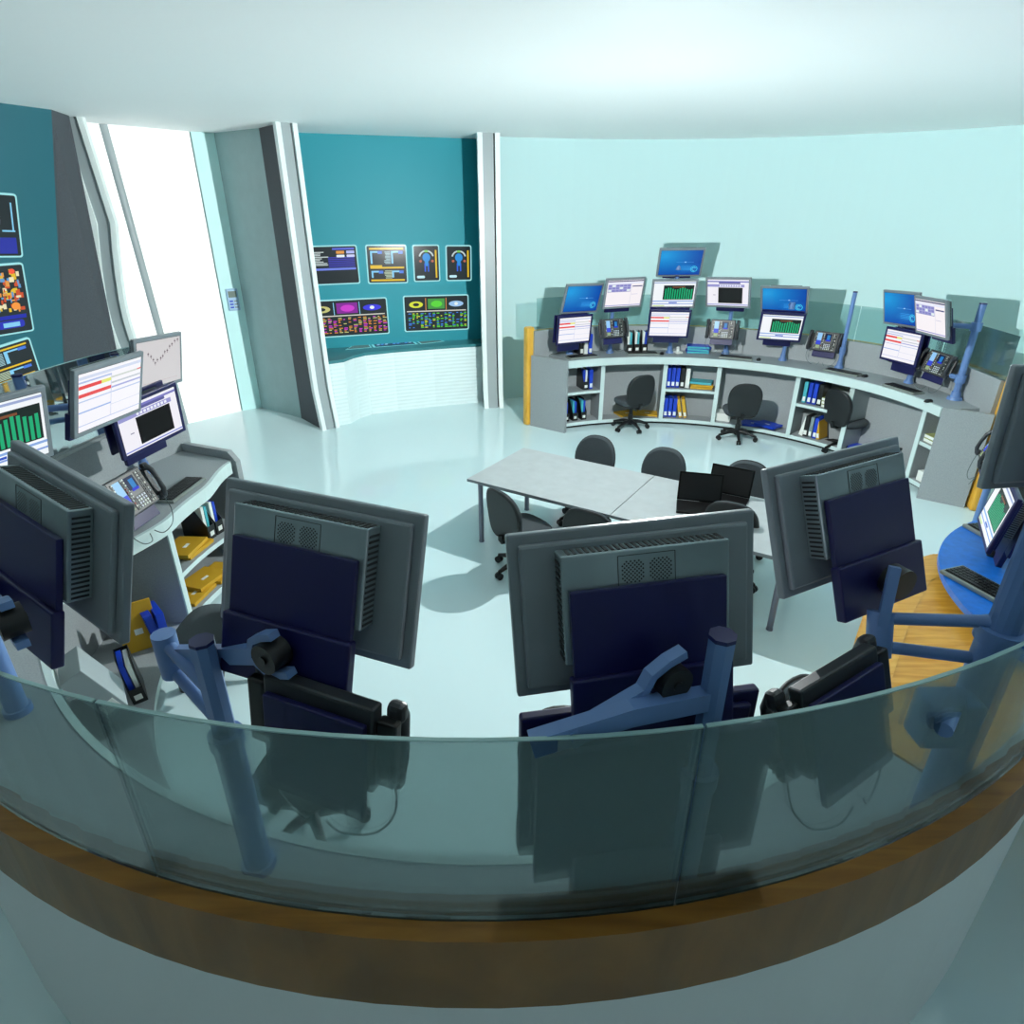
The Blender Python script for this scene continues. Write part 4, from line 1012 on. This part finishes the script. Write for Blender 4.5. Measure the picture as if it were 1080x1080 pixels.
q = pz(126, 752, .35); w_ = copy_of('bw2', mk_binder('pgrey', .10), 'white box file leaning in front of the black mesh file, beside the leftmost monitor', (q.x, q.y, .35), 0, gn, (0, -.45, .62)); w_.scale = (1.25, 1.25, 1.25)  # white file; its shade is put into the colour by using grey
flat('fb', 'binder', CN, 2.80, 199, ZT, 'blue folder lying on the near worktop at the left edge', gn, dr=.4, w=.4, d=.36)
q = pz(190, 518, ZT); copy_of('key', mk_key, 'black keyboard on the near worktop in front of the black window monitor', q, rot_at(q, CN)+.05, gk)
q = pz(150, 537, ZT); copy_of('mouse', mk_mouse, 'black mouse at the near left worktop', q, rot_at(q, CN), 'computer mice on the consoles')
# poles carrying the left monitors
for l, x, y, zt, car in (('blue pole behind the chart monitor on the left part of the near console', -3.0, 4.85, 2.0, [(MON[18], B), (MON[19], B)]), ('blue pole behind the red and yellow table monitor', -2.93, 3.75, 2.1, [(MON[17], B), (PHO[6], BP)]), ('blue pole behind the green bar monitor at the left edge', -2.85, 3.05, 2.1, [(MON[20], B)])):
    pole(l, x, y, ZT, zt, .028, car, 'poles of the left monitors')
for l, x, y, z0, zt, car in [('blue pole on the blue desk behind the green bar monitor', 2.98, 3.20, 1.15, 1.42, [(R1, B)])]:
    pole(l, x, y, z0, zt, .028, car, 'poles on the blue desk')
pole('blue floor pole of the edge-on phone behind the blue desk', 4.32, 5.32, 0, 1.15, .028, [(PHO[7], BP)], 'poles on the blue desk')
# on the blue desk
c4 = pz(1043, 624, 1.15); copy_of('key', mk_key, 'black and silver keyboard lying on the round blue desktop', c4, 0, gk, (0, 0, math.radians(-72)))
c4 = pz(1050, 572, 1.15); copy_of('key', mk_key, 'silver keyboard half under the green bar monitor on the blue desktop', c4+Vector((.05, .0, 0)), 0, gk, (0, 0, math.radians(-80)))
c4 = pz(1051, 587, 1.15); copy_of('mouse', mk_mouse, 'black mouse on the round blue desktop between two keyboards', c4, 0, 'computer mice on the consoles', (0, 0, 1.2))

# ------------------------------------------------------------------ lights
def point(loc, power, size=.03, col=(1, 1, 1), falloff='Linear'):
    l = bpy.data.lights.new('lamp', 'POINT'); l.energy = power; l.shadow_soft_size = size; l.color = col
    l.use_nodes = True; nt = l.node_tree; em = [n for n in nt.nodes if n.type == 'EMISSION'][0]
    f = nt.nodes.new('ShaderNodeLightFalloff'); f.inputs['Strength'].default_value = 1
    nt.links.new(f.outputs[falloff], em.inputs['Strength'])
    o = bpy.data.objects.new('lamp', l); C.objects.link(o); o.location = loc; return o
point((1.06, 5.6, 2.54), 26.5, .012, (.965, 1, .995), 'Constant')
def area(loc, size, power, col=(1, 1, 1), rot=(0, 0, 0)):
    l = bpy.data.lights.new('ceiling_fill', 'AREA'); l.shape = 'RECTANGLE'; l.size, l.size_y = size; l.energy = power; l.color = col
    o = bpy.data.objects.new('ceiling_fill', l); C.objects.link(o); o.location = loc; o.rotation_euler = rot; return o
area((0, 6.2, CEIL-.03), (11, 8), 5, (.93, 1, 1))  # weak unseen fill light added under the ceiling, which itself does not glow
w = bpy.data.worlds.new('world'); bpy.context.scene.world = w; w.use_nodes = True
w.node_tree.nodes['Background'].inputs[0].default_value = (.8, .9, .9, 1); w.node_tree.nodes['Background'].inputs[1].default_value = .3
sc = bpy.context.scene
sc.view_settings.view_transform = 'Standard'; sc.view_settings.look = 'None'; sc.view_settings.exposure = .07; sc.view_settings.gamma = 1; sc.view_settings.use_curve_mapping = False
